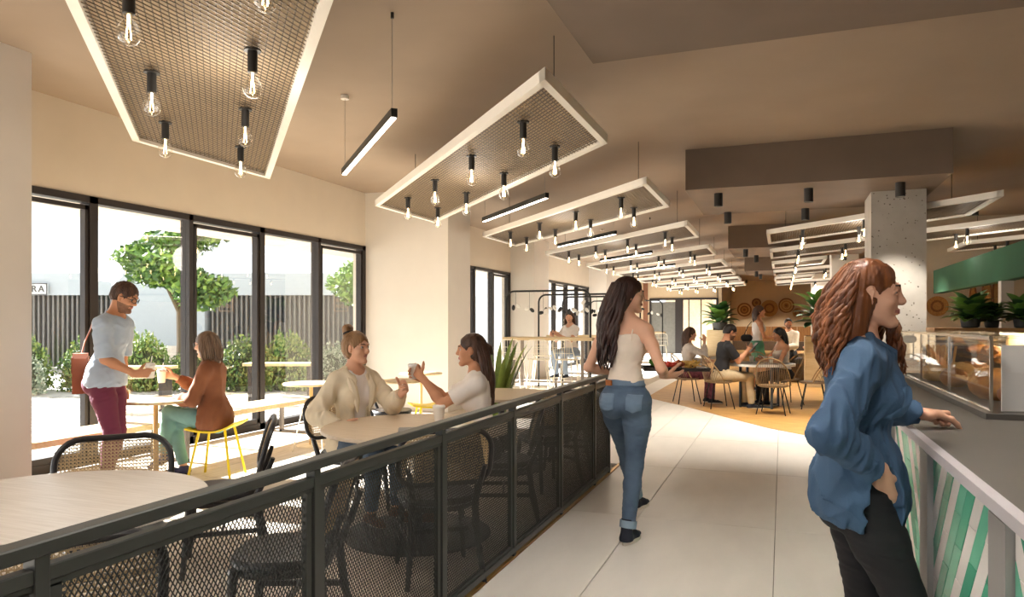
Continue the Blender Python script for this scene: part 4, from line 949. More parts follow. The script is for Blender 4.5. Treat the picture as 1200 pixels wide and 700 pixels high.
def hand(sd, Wp, d, n, side, s=1., curl=(.35, .4, .3), thumb=.5, spread=0.):
    """a palm and five bent fingers; d along the fingers, n out of the palm, side +1 right hand"""
    d = nrm(d); n = A3(n); n = nrm(n - d * (n @ d)); t = np.cross(d, n) * side; Wp = A3(Wp); k = .006 * s
    offs = (.028, .009, -.010, -.028); ln = (.070, .078, .072, .056); kn = (.088, .092, .086, .077)
    sd.rc(Wp - d * .02 * s, Wp + d * .03 * s, .024 * s, .026 * s, .02, (n, .72))
    for i in range(4):
        K = Wp + (d * kn[i] + t * offs[i] - n * .002) * s
        sd.rc(Wp + (d * .012 + t * offs[i] * .55) * s, K, .0155 * s, .0115 * s, .012, (n, .95))
        p = K; ang = 0; r = .0095 * s * (1 if i < 3 else .88)
        dd = nrm(d + t * (spread * (1.5 - i)))
        for j, fr in enumerate((.46, .3, .24)):
            ang += curl[j] * (1 + .12 * i); v = dd * math.cos(ang) + n * math.sin(ang)
            q = p + v * ln[i] * fr * s * 1.05; sd.rc(p, q, r, r * .9, k); p = q; r *= .9
    p = Wp + (d * .022 + t * .02 + n * .004) * s; r = .0135 * s
    for j, (L, c) in enumerate(((.044, 0), (.034, .35), (.027, .6))):
        v = nrm(d * (.62 + .25 * j) + t * (.75 - c * thumb) + n * (.35 + thumb * .5 * j)); q = p + v * L * s
        sd.rc(p, q, r, r * .86, .008); p = q; r *= .86
def person(label, loc, yaw, s=1., female=True, tone='fair', h=.007, pelvis=(0, 0, .93), pel_pitch=0., lean=0., side=0., twist=0.,
           head=(0, 0, 0), arms=None, legs=None, handp=None, name='person', bust=1., build=1., spread=.0, neckf=.02, headscale=1.):
    """joint positions in the person's own frame: +y is where the person faces, +x is the person's right"""
    g = {}; root = thing(name, label, 'person', loc, yaw); g['root'] = root; g['s'] = s; g['h'] = h; g['female'] = female; g['tone'] = tone; g['build'] = build; g['bust'] = bust
    P = A3(pelvis); Rp = rotx(pel_pitch); Rc = rotz(-twist) @ roty(side) @ rotx(-lean)
    g['P'], g['Rp'], g['Rc'] = P, Rp, Rc
    up = Rc @ A3((0, 0, 1)); mid = P + (Rp @ A3((0, 0, .12)) * .5 + up * .06) * s; g['mid'] = mid
    C = mid + up * .20 * s; g['C'] = C; w = (.148 if female else .176) * s
    g['sh'] = {1: C + Rc @ A3((w, -.012 * s, .13 * s)), -1: C + Rc @ A3((-w, -.012 * s, .13 * s))}
    NB = C + Rc @ A3((0, -.015 * s, .185 * s)); g['NB'] = NB
    hy, hp, hr = head; Rh = rotz(-hy) @ rotx(-hp) @ roty(hr); g['Rh'] = Rh
    HC = NB + (up * .103 + A3(Rc @ A3((0, neckf, 0)))) * s + Rh @ A3((0, .015, .075)) * s; g['HC'] = HC; g['hs'] = s * headscale
    g['hip'] = {1: P + Rp @ A3((.088 * s, 0, -.02 * s)), -1: P + Rp @ A3((-.088 * s, 0, -.02 * s))}
    ua, fa, th, shn = .285 * s, .245 * s, .425 * s, .42 * s
    g['el'], g['wr'], g['kn'], g['an'], g['toe'] = {}, {}, {}, {}, {}
    for k in (1, -1):
        tgt, pole = arms[k]; g['el'][k], g['wr'][k] = ik(g['sh'][k], tgt, ua, fa, pole)
        tgt, pole, toe = legs[k]; g['kn'][k], g['an'][k] = ik(g['hip'][k], tgt, th, shn, pole); g['toe'][k] = nrm(toe)
    sd = SDF(h); R = Rh; T = lambda x, y, z: HC + R @ (A3((x, y, z)) * g['hs']); q = g['hs']; fm = female
    # head
    sd.ell(T(0, -.016, .032), A3((.0745, .094, .089)) * q, R, .01)
    sd.ell(T(0, .024, -.028), A3((.0565, .060, .074)) * q, R, .03 * q)
    sd.rc(T(0, .062, -.094), T(0, .073, -.092), .0155 * q if fm else .020 * q, None, .022 * q)
    for k in (1, -1):
        sd.rc(T(.043 * k, .0, -.055), T(.012 * k, .064, -.092), (.011 if fm else .0155) * q, .013 * q, .02 * q)
        sd.ell(T(.040 * k, .056, -.018), A3((.019, .022, .018)) * q, R, .022 * q)
        sd.rc(T(.014 * k, .082, .033), T(.045 * k, .066, .032), .011 * q, .009 * q, .018 * q)
        sd.sub(T(.031 * k, .093, .014), A3((.017, .016, .0105)) * q, R, .012 * q)
        if h < .0061:
            sd.chain([T(.0175 * k, .0775, .0135), T(.026 * k, .0825, .0205), T(.036 * k, .081, .0205), T(.047 * k, .072, .0125)], [.0028 * q, .0038 * q, .0038 * q, .0028 * q], .004 * q)
            sd.chain([T(.0175 * k, .0775, .0125), T(.031 * k, .081, .0055), T(.047 * k, .072, .0115)], [.0024 * q, .003 * q, .0024 * q], .004 * q)
    sd.rc(T(0, .082, .025), T(0, .0995, -.016), .0085 * q, .0100 * q, .014 * q)
    sd.rc(T(0, .0995, -.018), T(0, .097, -.02), .0108 * q, None, .008 * q)
    for k in (1, -1):
        sd.rc(T(.0105 * k, .092, -.022), T(.009 * k, .096, -.02), .008 * q, None, .007 * q)
        sd.rc(T(0, .0855, -.0475), T(.016 * k, .078, -.049), .0058 * q, .0032 * q, .006 * q)
        sd.rc(T(0, .0845, -.0565), T(.013 * k, .078, -.055), .0062 * q, .0036 * q, .006 * q)
        sd.ell(T(.0745 * k, -.006, .004), A3((.0075, .019, .031)) * q, R @ rotz(.35 * -k) @ rotx(-.15), .006 * q)
        sd.sub(T(.0825 * k, .000, .006), A3((.005, .010, .018)) * q, R, .004 * q)
        sd.rc(T(.074 * k, .002, -.022), T(.074 * k, .002, -.026), .0065 * q, None, .006 * q)
    # neck, trunk, shoulders
    nr = (.046 if fm else .056) * s
    sd.rc(NB - up * .03 * s, T(0, -.03, -.045), nr * 1.08, nr, .026 * s)
    torso(sd, g, 0.)
    for k in (1, -1):
        b = build
        sd.rc(C + Rc @ A3((.05 * k, -.015, .165)) * s, g['sh'][k], .046 * s, .048 * s * b, .05 * s)
        sd.rc(NB + up * .03 * s, C + Rc @ A3((.10 * k, -.02, .16)) * s, .035 * s, .035 * s, .05 * s)
        e, wv = g['el'][k], g['wr'][k]; f = (.043 if fm else .052) * s * b
        m1 = g['sh'][k] + (e - g['sh'][k]) * .4
        sd.rc(g['sh'][k], m1, f * 1.1, f, .03 * s); sd.rc(m1, e, f, f * .78, .02 * s)
        m2 = e + (wv - e) * .3; sd.rc(e, m2, f * .78, f * .82, .02 * s); sd.rc(m2, wv, f * .82, f * .53, .02 * s)
        hk, an, kn_ = g['hip'][k], g['an'][k], g['kn'][k]; m1 = kn_ + (an - kn_) * .3
        sd.rc(hk, kn_, .078 * s, .05 * s, .04 * s); sd.rc(kn_, m1, .05 * s, .052 * s, .03 * s); sd.rc(m1, an, .052 * s, .034 * s, .02 * s)
        sd.rc(an - A3((0, 0, .035)) * s, an + (g['toe'][k] * .09 - A3((0, 0, .052))) * s, .025 * s, .018 * s, .015 * s)
        hp_ = (handp or {}).get(k, {})
        fd = nrm(wv - e); d = hp_.get('d', fd); n = hp_.get('n', (-k, 0, 0))
        hand(sd, wv + nrm(fd) * .012 * s, d, n, k, s, hp_.get('curl', (.3, .35, .25)), hp_.get('thumb', .5), hp_.get('spread', 0))
    Rt = R.T
    def reg(c):
        l = (c - HC) @ Rt.T / q; o = np.zeros(len(c), int)
        mth = (np.abs(l[:, 0]) < .021) & (np.abs(l[:, 2] + .0525) < .0095 - .25 * np.abs(l[:, 0])) & (l[:, 1] > .07); o[mth] = 1
        if not female: st_ = (l[:, 2] < -.036) & (l[:, 2] > -.12) & (l[:, 1] > -.015 - .5 * (l[:, 2] + .05)) & (o == 0); o[st_ & ((l[:, 2] < -.064) | (np.abs(l[:, 0]) > .028) | (l[:, 2] > -.047))] = 2
        return o
    link('body', sd.mesh('body', [skin(tone), LIP()] + ([] if female else [mat('stubble', '#86604a', .7, var=.2, scale=90)]), reg), root)
    # eyes and brows
    for k in (1, -1):
        e = MB(); Mr = Matrix([list(r) for r in R]); c = T(.0315 * k, .0700, .0130); e.ball(c, .0112 * q, 12, 8)
        e.cur = 1; fw = V3(R @ A3((0.02 * k, 1, 0))); e.ball(V3(c) + fw * .0050 * q, .0073 * q, 10, 6)
        if h < .009:
            bw = MB(); bw.tube([T(.014 * k, .0905, .0305), T(.028 * k, .0885, .0375), T(.044 * k, .076, .036), T(.054 * k, .064, .029)], [.0022 * q, .0036 * q, .003 * q, .001 * q], 6); bw.build('eyebrow', mat('brow_dark', '#3a2519', .7), root)
        e.build('eye', [mat('eye_white', '#b5aaa2', .3, var=.02), mat('iris', '#35261d', .2, var=.1)], root)
    return g
def torso(sd, g, d, k=.05, low=True):
    s, Rc, Rp, C, P, mid, fm, b = g['s'], g['Rc'], g['Rp'], g['C'], g['P'], g['mid'], g['female'], g['build']
    kk = k * s
    w = (.138 if fm else .160) * s * b
    sd.ell(C + Rc @ A3((0, 0, .035)) * s, A3((w + d, (.098 if fm else .112) * s * b + d, .185 * s + d)), Rc, kk)
    sd.ell(C + Rc @ A3((0, -.01, .11)) * s, A3(((.15 if fm else .18) * s + d, .075 * s * b + d, .075 * s + d)), Rc, kk)
    sd.ell(mid, A3(((.122 if fm else .142) * s * b + d, (.088 if fm else .104) * s * b + d, .13 * s + d)), Rc, kk)
    if low:
        sd.ell(P, A3(((.158 if fm else .155) * s * b + d, (.105 if fm else .108) * s * b + d, .115 * s + d)), Rp, kk)
    if fm and g['bust']:
        for q in (1, -1): sd.ell(C + Rc @ A3((.067 * q, .075, .02)) * s, A3((.058, .052, .058)) * s * g['bust'] + d, Rc, .04 * s)
def buttocks(sd, g, d):
    s, Rp, P = g['s'], g['Rp'], g['P']
    for q in (1, -1): sd.ell(P + Rp @ A3((.07 * q, -.055, -.045)) * s, A3((.082, .082, .09)) * s + d, Rp, .03 * s)
def garment(g, name, m, sd, disp=None, func=None, patches=None):
    sd.disp = disp; o = link(name, sd.mesh(name, m, func), g['root'])
    for pn, pm, pc, th in (patches or []):      # pockets, bands: the same cloth, a little proud, cut to shape
        s2 = SDF(sd.h); s2.P = sd.P; s2.cuts = sd.cuts + [(A3(p), nrm(n), .002, None) for p, n in pc]; s2.inf = th; s2.disp = disp
        link(pn, s2.mesh(pn, pm), g['root'])
    return o
def top(g, name, m, d=.012, sleeve=1., hem=-.06, neck=(.075, .05, .02), amp=.004, freq=55, seed=1, flare=.0, loose=.012, h=None, cuff=None, straps=False, opening=None, hemtilt=(0, 0, 1), func=None, sleeve_r=1., hembox=None, patches=None):
    """shirt, blouse or jacket; sleeve 0 none .. 1 elbow .. 2 wrist; hem is its height above the pelvis centre"""
    s, C, Rc, P, Rp = g['s'], g['C'], g['Rc'], g['P'], g['Rp']; sd = SDF(h or g['h']); up = Rc @ A3((0, 0, 1)); fm = g['female']
    torso(sd, g, d)
    if flare: sd.ell(P + Rp @ A3((0, 0, -.02)) * s, A3((.165, .115, .17)) * s + d + flare, Rp, .06 * s)
    f = (.042 if fm else .052) * s * g['build'] * sleeve_r
    for k in (1, -1):
        if straps: break
        sh, el, wr = g['sh'][k], g['el'][k], g['wr'][k]
        sd.rc(C + Rc @ A3((.06 * k, -.015, .168)) * s, sh, .045 * s + d * .6, .05 * s + d * .6, .05 * s)
        if sleeve > 0:
            t = min(sleeve, 1); e = sh + (el - sh) * t
            sd.rc(sh, e, f * 1.1 + d, f * 1.0 + d * (.8 if sleeve >= 1 else 1) + loose * .5, .022 * s, None, sleeve <= 1)
            if sleeve > 1:
                t = sleeve - 1; w = el + (wr - el) * t; m1 = el + (wr - el) * t * .5
                sd.rc(el, m1, f + d * .8 + loose * .5, f * .92 + d * .7 + loose * .5, .02 * s)
                sd.rc(m1, w, f * .92 + d * .7 + loose * .5, f * .66 + d * .7, .02 * s, None, True)
    NB = g['NB']; nx, nz, ny = neck
    sd.sub(NB + Rc @ A3((0, .02 + ny, .03)) * s, A3((nx, nx * .95, nz + .03)) * s, Rc, .006)
    if opening:
        for c, r, RR in opening: sd.sub(c, r, RR, .004)
    hp = P + A3((0, 0, hem)) * s
    sd.cut(hp, -A3(hemtilt), .004, hembox)
    return garment(g, name, m, sd, folds(amp, freq, seed) if amp else None, func, patches)
def trousers(g, name, m, d=.008, length=1., amp=.003, freq=60, seed=3, waist=.105, loose=.0, h=None, func=None, taper=1., patches=None):
    s, P, Rp = g['s'], g['P'], g['Rp']; sd = SDF(h or g['h']); fm = g['female']
    sd.ell(P, A3((.158 if fm else .155, .105 if fm else .108, .115)) * s * A3((g['build'], g['build'], 1)) + d, Rp, .03 * s)
    sd.ell(g['mid'] + Rp @ A3((0, 0, -.02)) * s, A3((.124 if fm else .145, .092 if fm else .108, .10)) * s * A3((g['build'], g['build'], 1)) + d, Rp, .05 * s)
    buttocks(sd, g, d)
    for k in (1, -1):
        hk, kn, an = g['hip'][k], g['kn'][k], g['an'][k]; t1 = hk + (kn - hk) * .35; m1 = kn + (an - kn) * .3; e = kn + (an - kn) * length
        sd.rc(hk, t1, .086 * s + d, .084 * s + d, .03 * s); sd.rc(t1, kn, .084 * s + d, .055 * s + d + loose, .03 * s)
        sd.rc(kn, m1, .055 * s + d + loose, .054 * s + d + loose, .02 * s); sd.rc(m1, e, .054 * s + d + loose, (.040 * s + d + loose) * taper, .02 * s, None, True)
    w = P + Rp @ A3((0, 0, waist)) * s; sd.cut(w, Rp @ A3((0, 0, 1)), .003, (w - A3((.3, .3, .03)) * s, w + .3 * s))
    return garment(g, name, m, sd, folds(amp, freq, seed, (.5, .5, 1.2)) if amp else None, func, patches)
def skirt(g, name, m, length=.42, d=.012, amp=.004, seed=5, waist=.1):
    s, P, Rp = g['s'], g['P'], g['Rp']; sd = SDF(g['h'])
    sd.ell(P, A3((.16, .11, .12)) * s + d, Rp, .03); sd.ell(g['mid'], A3((.125, .092, .1)) * s + d, Rp, .05)
    for k in (1, -1): sd.rc(g['hip'][k], g['hip'][k] + (g['kn'][k] - g['hip'][k]) * 1.05, .1 * s, .1 * s, .08)
    sd.cut(P + A3((0, 0, -length)) * s, (0, 0, -1)); w = P + Rp @ A3((0, 0, waist)) * s; sd.cut(w, (0, 0, 1))
    return garment(g, name, m, sd, folds(amp, 50, seed, (1, 1, .1)))
def shoes(g, m_up, m_sole, high=.0, h=None):
    s = g['s']
    for k in (1, -1):
        an = g['an'][k]; t = g['toe'][k]; sd = SDF(h or min(g['h'], .006)); z = an[2] - .085 * s; f = nrm(A3((t[0], t[1], t[2]))); side = nrm(np.cross(f, A3((0, 0, 1)))); dn = nrm(np.cross(f, side)); dn = dn if dn[2] < 0 else -dn
        a = an + dn * .05 * s
        sd.rc(a - f * .03 * s, a + f * .10 * s + dn * .005 * s, .036 * s, .033 * s, .03 * s, (dn, .95)); sd.rc(a + f * .10 * s, a + f * .165 * s + dn * .008 * s, .036 * s, .024 * s, .03 * s, (dn, .8))
        sd.rc(a - f * .02 * s, an - dn * high * s + dn * .0, .038 * s, .040 * s, .03 * s)
        sd.cut(a + dn * .014 * s, dn, .004); sd.cut(an - dn * (.005 + high) * s, -dn, .004)
        o = link('shoe', sd.mesh('shoe', m_up), g['root'])
        so = MB(); c = V3(a + dn * .0125 * s); ff, ss_, dd = V3(f), V3(side), V3(dn); pl = []
        for i in range(20):
            an_ = 2 * math.pi * i / 20; x = math.cos(an_); y = math.sin(an_); wd = (.040 if x > 0 else .036) * s
            pl.append(c + ff * ((.062 + x * .128) * s) + ss_ * (y * wd))
        so.add([p for p in pl] + [p + dd * .022 * s for p in pl], [tuple(range(20)), tuple(range(39, 19, -1))] + [(i, (i + 1) % 20, 20 + (i + 1) % 20, 20 + i) for i in range(20)])
        so.build('sole', m_sole, o)
# hair
def hair_mat(name, c1, c2): return mat(name, c1, .42, col2=c2, scale=26, stretch=(1, 1, .12), detail=6, spec=.45)
def hair(g, m, vol=1., hairline=.085, locks=None, back=-.06, sides=True, short=False, seed=1, extra=None, amp=.003, h=None, part=0., earcover=True):
    """cap of hair on the skull plus chains of tapering locks (points in head units)"""
    q, R, HC = g['hs'], g['Rh'], g['HC']; T = lambda x, y, z: HC + R @ (A3((x, y, z)) * q); sd = SDF(h or min(g['h'], .006))
    v = .009 * vol
    sd.ell(T(0, -.018, .036), (A3((.0745, .094, .089)) + v) * q, R, .01)
    sd.ell(T(0, -.045, -.005), (A3((.066, .062, .075)) + v) * q, R, .03)
    # clear the face
    sd.sub(T(0, .122, -.03), A3((.066, .066, hairline + .062)) * q, R, .008 * q)
    for k in (1, -1):
        sd.sub(T(.06 * k, .075, -.055), A3((.045, .063, .085)) * q, R, .012 * q)
        if not earcover: sd.sub(T(.09 * k, .004, -.012), A3((.032, .032, .052)) * q, R, .008 * q)
    if short: sd.cut(T(0, -.04, back), R @ A3((0, .35, -1)), .01)
    for pts, r0, r1 in (extra or []):
        n = len(pts); sd.chain([T(*p) for p in pts], [(r0 + (r1 - r0) * i / (n - 1)) * q for i in range(n)], .018 * q)
    rs = np.random.RandomState(seed); D = rs.normal(size=(3, 3)); 
    def disp(p):
        l = (p - HC) @ R / q; a = np.arctan2(l[:, 0], l[:, 1] + .02); return (amp * (np.sin(a * 38 + l[:, 2] * 30) + .6 * np.sin(a * 71 - l[:, 2] * 45 + 1.3) + .5 * np.sin(l[:, 1] * 160 + l[:, 0] * 110))).astype(np.float32) * .5
    sd.disp = disp; o = link('hair', sd.mesh('hair', m), g['root'])
    if locks:
        mb = MB()
        for pts, r, flat in locks:
            n = len(pts); rr = [r * q * (.55 + .45 * min(1, i / 2)) * (1 - max(0, (i / (n - 1) - .6)) * 2.0) for i in range(n)]
            mb.tube([T(*p) for p in pts], [max(x, .0006) for x in rr], 6)
        mb.build('hair_lock', m, o, 60)
    return o
def wavy(root, end, n, amp, waves, ph, bulge=(0, 0, 0), rs=random):
    out = []; a, b, bu = A3(root), A3(end), A3(bulge); d = nrm(b - a); u = nrm(np.cross(d, (0.3, 1, .2))); w = np.cross(d, u)
    for i in range(n):
        t = i / (n - 1); e = min(1, t * 2.2); p = a + (b - a) * t + bu * math.sin(math.pi * t)
        an = ph + waves * 6.283 * t; out.append(p + (u * math.cos(an) + w * math.sin(an) * .7) * amp * e)
    return out
# ------------------------------------------------------------------ people
DN = (.0, 0., 1.)
SH_W = mat('sole_white', '#ddd6c8', .6); SH_D = mat('canvas_navy', '#1a1e2b', .8)
DENIM = mat('denim_blue', '#566a80', .85, col2='#41536a', scale=7, bump=.25, bscale=420, detail=6)
DENIM_S = mat('denim_shirt', '#3f5d7c', .85, col2='#314b67', scale=6, stretch=(1, 1, .5), bump=.3, bscale=380, detail=6)
BLK = mat('black_cotton', '#17171b', .85, var=.15, scale=6)
HA = hair_mat('hair_auburn', '#8e5329', '#4f2c19'); HB = hair_mat('hair_dark_brown', '#3d221b', '#23130f'); HD = hair_mat('hair_dark', '#241a17', '#120d0c')
HBL = hair_mat('hair_dark_blond', '#a07a52', '#6b4c31'); HM = hair_mat('hair_brown', '#56392a', '#332018'); HG = hair_mat('hair_ash', '#7c6552', '#574334')
def lockset(n, seed, y0=-.10, y1=.03, ztop=.05, length=.36, lv=.06, out=.05, amp=.012, waves=2.5, r=.014, npt=12, front=0, spread=1.):
    R_ = random.Random(seed); L_ = []
    for i in range(n):
        t = i / (n - 1); a = math.radians(-118 + 236 * t) * spread; x, y = math.sin(a), -math.cos(a)
        for layer in range(2):
            ro = .079 + .006 * layer; zt = ztop + .035 * (1 - layer) * R_.random()
            p0 = (x * ro * .95, -.02 + y * (ro + .014), zt); ln = length * (1 - lv * R_.random() * 2) * (1 if layer else .92)
            p1 = (x * (ro + out * (.5 + .5 * R_.random())), -.035 + y * (ro + out * (.5 + .5 * R_.random())), zt - ln)
            L_.append((wavy(p0, p1, npt, amp * (.7 + .6 * R_.random()), waves * (.8 + .4 * R_.random()), R_.random() * 6.28, (x * .012, y * .012, 0)), r * (.75 + .5 * R_.random()), None))
    return L_
# --- woman walking away with a tray
g = person('woman in a cream strappy top and blue jeans walking away with a tray', (-.98, 4.72, 0), -.10, 1.0, True, 'fair', .0055, pelvis=(.0, .0, .945), lean=.02, twist=.12, head=(1.15, .06, 0), build=.94, bust=.9,
    arms={1: ((.235, .12, 1.095), (.35, -1, -.2)), -1: ((-.13, .22, 1.09), (-.8, -.8, -.2))},
    legs={1: ((.045, -.10, .085), (.05, 1, 0), (.12, 1, 0)), -1: ((-.045, .44, .10), (-.05, 1, 0), (.2, 1, 0))},
    handp={1: dict(d=(.75, .65, .05), n=(-.35, .35, .75), curl=(.35, .5, .4), thumb=.2), -1: dict(d=(.55, .8, .0), n=(.2, .1, .9), curl=(.35, .5, .4), thumb=.2)})
top(g, 'camisole', mat('cream_rib', '#e6d6c6', .8, var=.04, scale=20), .007, 0, .10, (.20, .115, .02), .0025, 50, 4, straps=True)
RC, C_ = g['Rc'], g['C']
for k in (1, -1):
    st = MB(); pts = [C_ + RC @ A3(q) for q in ((.078 * k, -.088, .06), (.083 * k, -.092, .11), (.085 * k, -.064, .165), (.083 * k, -.01, .196), (.08 * k, .05, .165), (.075 * k, .088, .11))]
    st.tube(pts, .0045, 6); st.build('strap', mat('cream_rib', '#e6d6c6', .8), g['root'])
P = g['P']; DEN2 = mat('denim_pocket', '#667b91', .85, bump=.25, bscale=420)
pock = lambda k: [((.142 * k, 0, 0), (k, 0, 0)), ((.040 * k, 0, 0), (-k, 0, 0)), (P + A3((0, 0, .040)), (.05 * k, 0, 1)), (P + A3((.09 * k, 0, -.085)), (.35, 0, -1)), (P + A3((.09 * k, 0, -.085)), (-.35, 0, -1)), (P + A3((0, -.04, 0)), (0, 1, 0))]
jn = trousers(g, 'jeans', DENIM, .005, .93, .0028, 75, 8, .125, patches=[('back_pocket', DEN2, pock(1), .0035), ('back_pocket', DEN2, pock(-1), .0035), ('waistband', DEN2, [(P + A3((0, 0, .085)), (0, 0, -1))], .004)])
P = g['P']
def plate(g, name, m, c, w, h_, yaw=0, th=.004, tilt=0., tri=False):
    b = MB(); p = [(-w / 2, h_ / 2), (w / 2, h_ / 2), (w / 2, -h_ * .32), (0, -h_ / 2), (-w / 2, -h_ * .32)] if tri else [(-w / 2, h_ / 2), (w / 2, h_ / 2), (w / 2, -h_ / 2), (-w / 2, -h_ / 2)]
    Mx = Matrix.Rotation(yaw, 3, 'Z') @ Matrix.Rotation(math.pi / 2 + tilt, 3, 'X'); b.prism(p, -th / 2, th / 2, Mx, c); return b.build(name, m, g['root'], 0)
plate(g, 'leather_patch', mat('leather_tan', '#a8622f', .6), P + A3((-.085, -.094, .105)), .055, .036, -.55, .01)
for k in (1, -1):
    e = g['kn'][k] + (g['an'][k] - g['kn'][k]) * .93; d = nrm(g['an'][k] - g['kn'][k]); MB().cyl(e - d * .035, e + d * .012, .057, .056, 18).build('cuff', mat('denim_cuff', '#8397a8', .85), g['root'])
shoes(g, SH_D, SH_W, .075)
R_ = random.Random(4); L_ = []
for i in range(46):
    t = i / 45; a = math.radians(-125 + 215 * t); x, y = math.sin(a), -math.cos(a)
    for ly in range(2):
        p0 = (x * .074, -.03 + y * .088, .06 + .03 * R_.random()); ln = .40 + .16 * R_.random(); f = .045 + .03 * R_.random()
        p1 = (x * f * 1.25 - .02, -.085 + y * f * 1.05, .05 - ln); L_.append((wavy(p0, p1, 14, .011 + .008 * R_.random(), 1.6 + R_.random(), R_.random() * 6.28, (x * .035, -.01 + y * .035, 0)), .015, None))
hair(g, HB, 1.15, .09, L_, extra=[([(0, -.07, .0), (-.01, -.10, -.12), (-.015, -.105, -.26), (-.02, -.10, -.38)], .072, .035), ([(.05, -.03, .0), (.045, -.075, -.13), (.03, -.09, -.27)], .045, .03), ([(-.05, -.03, .0), (-.055, -.07, -.13), (-.045, -.09, -.27)], .045, .03)])
# --- woman leaning at the counter
g = person('woman in a blue denim shirt and black trousers leaning on the counter', (.245, 2.74, 0), -math.pi / 2, .975, True, 'fair', .005, pelvis=(0, .0, .875), lean=.04, head=(.10, .02, 0), build=1.0,
    arms={1: ((.158, .05, .965), (.8, -.85, .05)), -1: ((-.33, .27, 1.102), (-.6, -.6, -.5))},
    legs={1: ((.11, .02, .09), (.0, 1, 0), (.15, 1, 0)), -1: ((-.08, -.16, .08), (0, 1, 0), (-.1, 1, 0))},
    handp={1: dict(d=(-.40, .16, -.90), n=(-.9, -.2, .3), curl=(.15, .1, .1), thumb=.9), -1: dict(d=(-.85, .45, -.03), n=(.1, .05, -1), curl=(1.1, 1.3, .9), thumb=.9)})
P = g['P']; trousers(g, 'trousers', BLK, .006, 1.0, .003, 60, 9, .12)
Cc, RC = g['C'], g['Rc']
pk_ = (P + A3((.17, .07, -.04)), (.075, .065, .165), None); DPK = mat('denim_pocket_dark', '#456586', .85, bump=.25, bscale=420)
top(g, 'denim_shirt', DENIM_S, .021, 1.9, -.12, (.062, .07, .03), .012, 62, 12, flare=.026, loose=.014, hemtilt=(0, .22, 1), hembox=(P + A3((-.4, -.4, -.4)), P + A3((.4, .36, .03))), sleeve_r=1.05, opening=[pk_],
    patches=[('chest_pocket', DPK, [(Cc + A3((0, 0, .055)), (0, 0, 1)), (Cc + A3((0, 0, -.06)), (0, 0, -1)), (Cc + A3((.035, 0, 0)), (-1, 0, 0)), (Cc + A3((.125, 0, 0)), (1, 0, 0)), (Cc + A3((0, .05, 0)), (0, -1, 0))], .004),
             ('placket', DPK, [((-.016, 0, 0), (-1, 0, 0)), ((.016, 0, 0), (1, 0, 0)), (Cc, (0, -1, 0))], .003)])
for k in (1, -1): MB().tube([g['NB'] + A3(q) for q in ((.0, -.07, .04), (.05 * k, -.045, .04), (.07 * k, .02, .015), (.045 * k, .09, -.035), (.03 * k, .105, -.075))], [.014, .017, .018, .02, .008], 8, flat=((0, 0, 1), 1.7)).build('collar', DENIM_S, g['root'])
shoes(g, SH_D, SH_W, .03)
R_ = random.Random(9); L_ = []
for i in range(84):
    t = i / 83; a = math.radians(-125 + 208 * t); x, y = math.sin(a), -math.cos(a)
    for ly in range(4):
        zt = .098 - .03 * ly + .02 * R_.random(); k = math.sqrt(max(0, 1 - ((zt - .035) / .105) ** 2))
        if x > .3 and y > -.25 and ly > 0: continue
        p0 = (x * .075 * k, -.02 + y * .095 * k, zt); ln = .20 + .09 * R_.random() + .03 * (3 - ly); o_ = .03 + .035 * R_.random()
        bk = -.012 if x > .2 else 0
        p1 = (x * (.066 + o_), -.045 + y * (.055 + o_ * .7) + bk, zt - ln - .02); L_.append((wavy(p0, p1, 18, .010 + .010 * R_.random(), 2.4 + 1.4 * R_.random(), R_.random() * 6.28, (x * .028, y * .03 + (bk * 1.2 if x > .2 else 0), .01)), .0072 + .003 * R_.random(), None))
for i in range(30):
    x = -(.055 + .03 * R_.random()); L_.append((wavy((x, .02 + .02 * R_.random(), .0), (x * 1.1, .07 + .05 * R_.random(), -.22 - .08 * R_.random()), 15, .012, 3.0, R_.random() * 6, (0, .012, 0)), .0075, None))
hair(g, HA, 1.2, .088, L_, extra=[([(0, -.06, .0), (0, -.09, -.10), (0, -.095, -.17)], .08, .055), ([(.05, -.03, -.02), (.06, -.055, -.12), (.06, -.06, -.17)], .045, .04), ([(-.05, -.02, -.02), (-.06, -.045, -.12), (-.06, -.05, -.17)], .045, .04)], earcover=False)
# --- man by the window
g = person('standing man in pale blue shirt and burgundy trousers holding out a cup', (-5.43, 4.47, 0), math.atan2(-.935, .355), 1.045, False, 'tan', .008, pelvis=(0, 0, .93 * 1.045), lean=.20, head=(0, .42, 0), build=.92,
    arms={1: ((.12, .31, 1.02), (.2, -1, -.3)), -1: ((-.22, .02, .86), (-.4, -1, 0))},
    legs={1: ((.10, .05, .085), (0, 1, 0), (.1, 1, 0)), -1: ((-.09, -.06, .085), (0, 1, 0), (-.1, 1, 0))},
    handp={1: dict(d=(-.25, .95, .1), n=(-.85, -.2, .1), curl=(.55, .6, .4), thumb=.6)})
top(g, 'shirt', mat('pale_blue_cotton', '#aebfd4', .8, var=.05, scale=9), .016, .95, -.07, (.065, .05, .01), .007, 50, 21, loose=.02, flare=.014)
MB().tube([g['NB'] + g['Rc'] @ A3(q) for q in ((.0, -.075, .035), (.055, -.05, .035), (.07, .01, .025), (.05, .065, .0), (.0, .085, -.02), (-.05, .065, 0), (-.07, .01, .025), (-.055, -.05, .035))], .014, 7, True, flat=((0, 0, 1), 1.6)).build('collar', mat('pale_blue_cotton', '#aebfd4', .8), g['root'])
trousers(g, 'trousers', mat('burgundy_chino', '#6e2a45', .8, var=.08), .009, 1.0, .004, 55, 22, .09)
shoes(g, mat('leather_brown', '#5b3a26', .5), mat('sole_dark', '#2a211b', .7))
hair(g, HM, 1.15, .083, None, back=-.035, short=True, earcover=False, amp=.006)
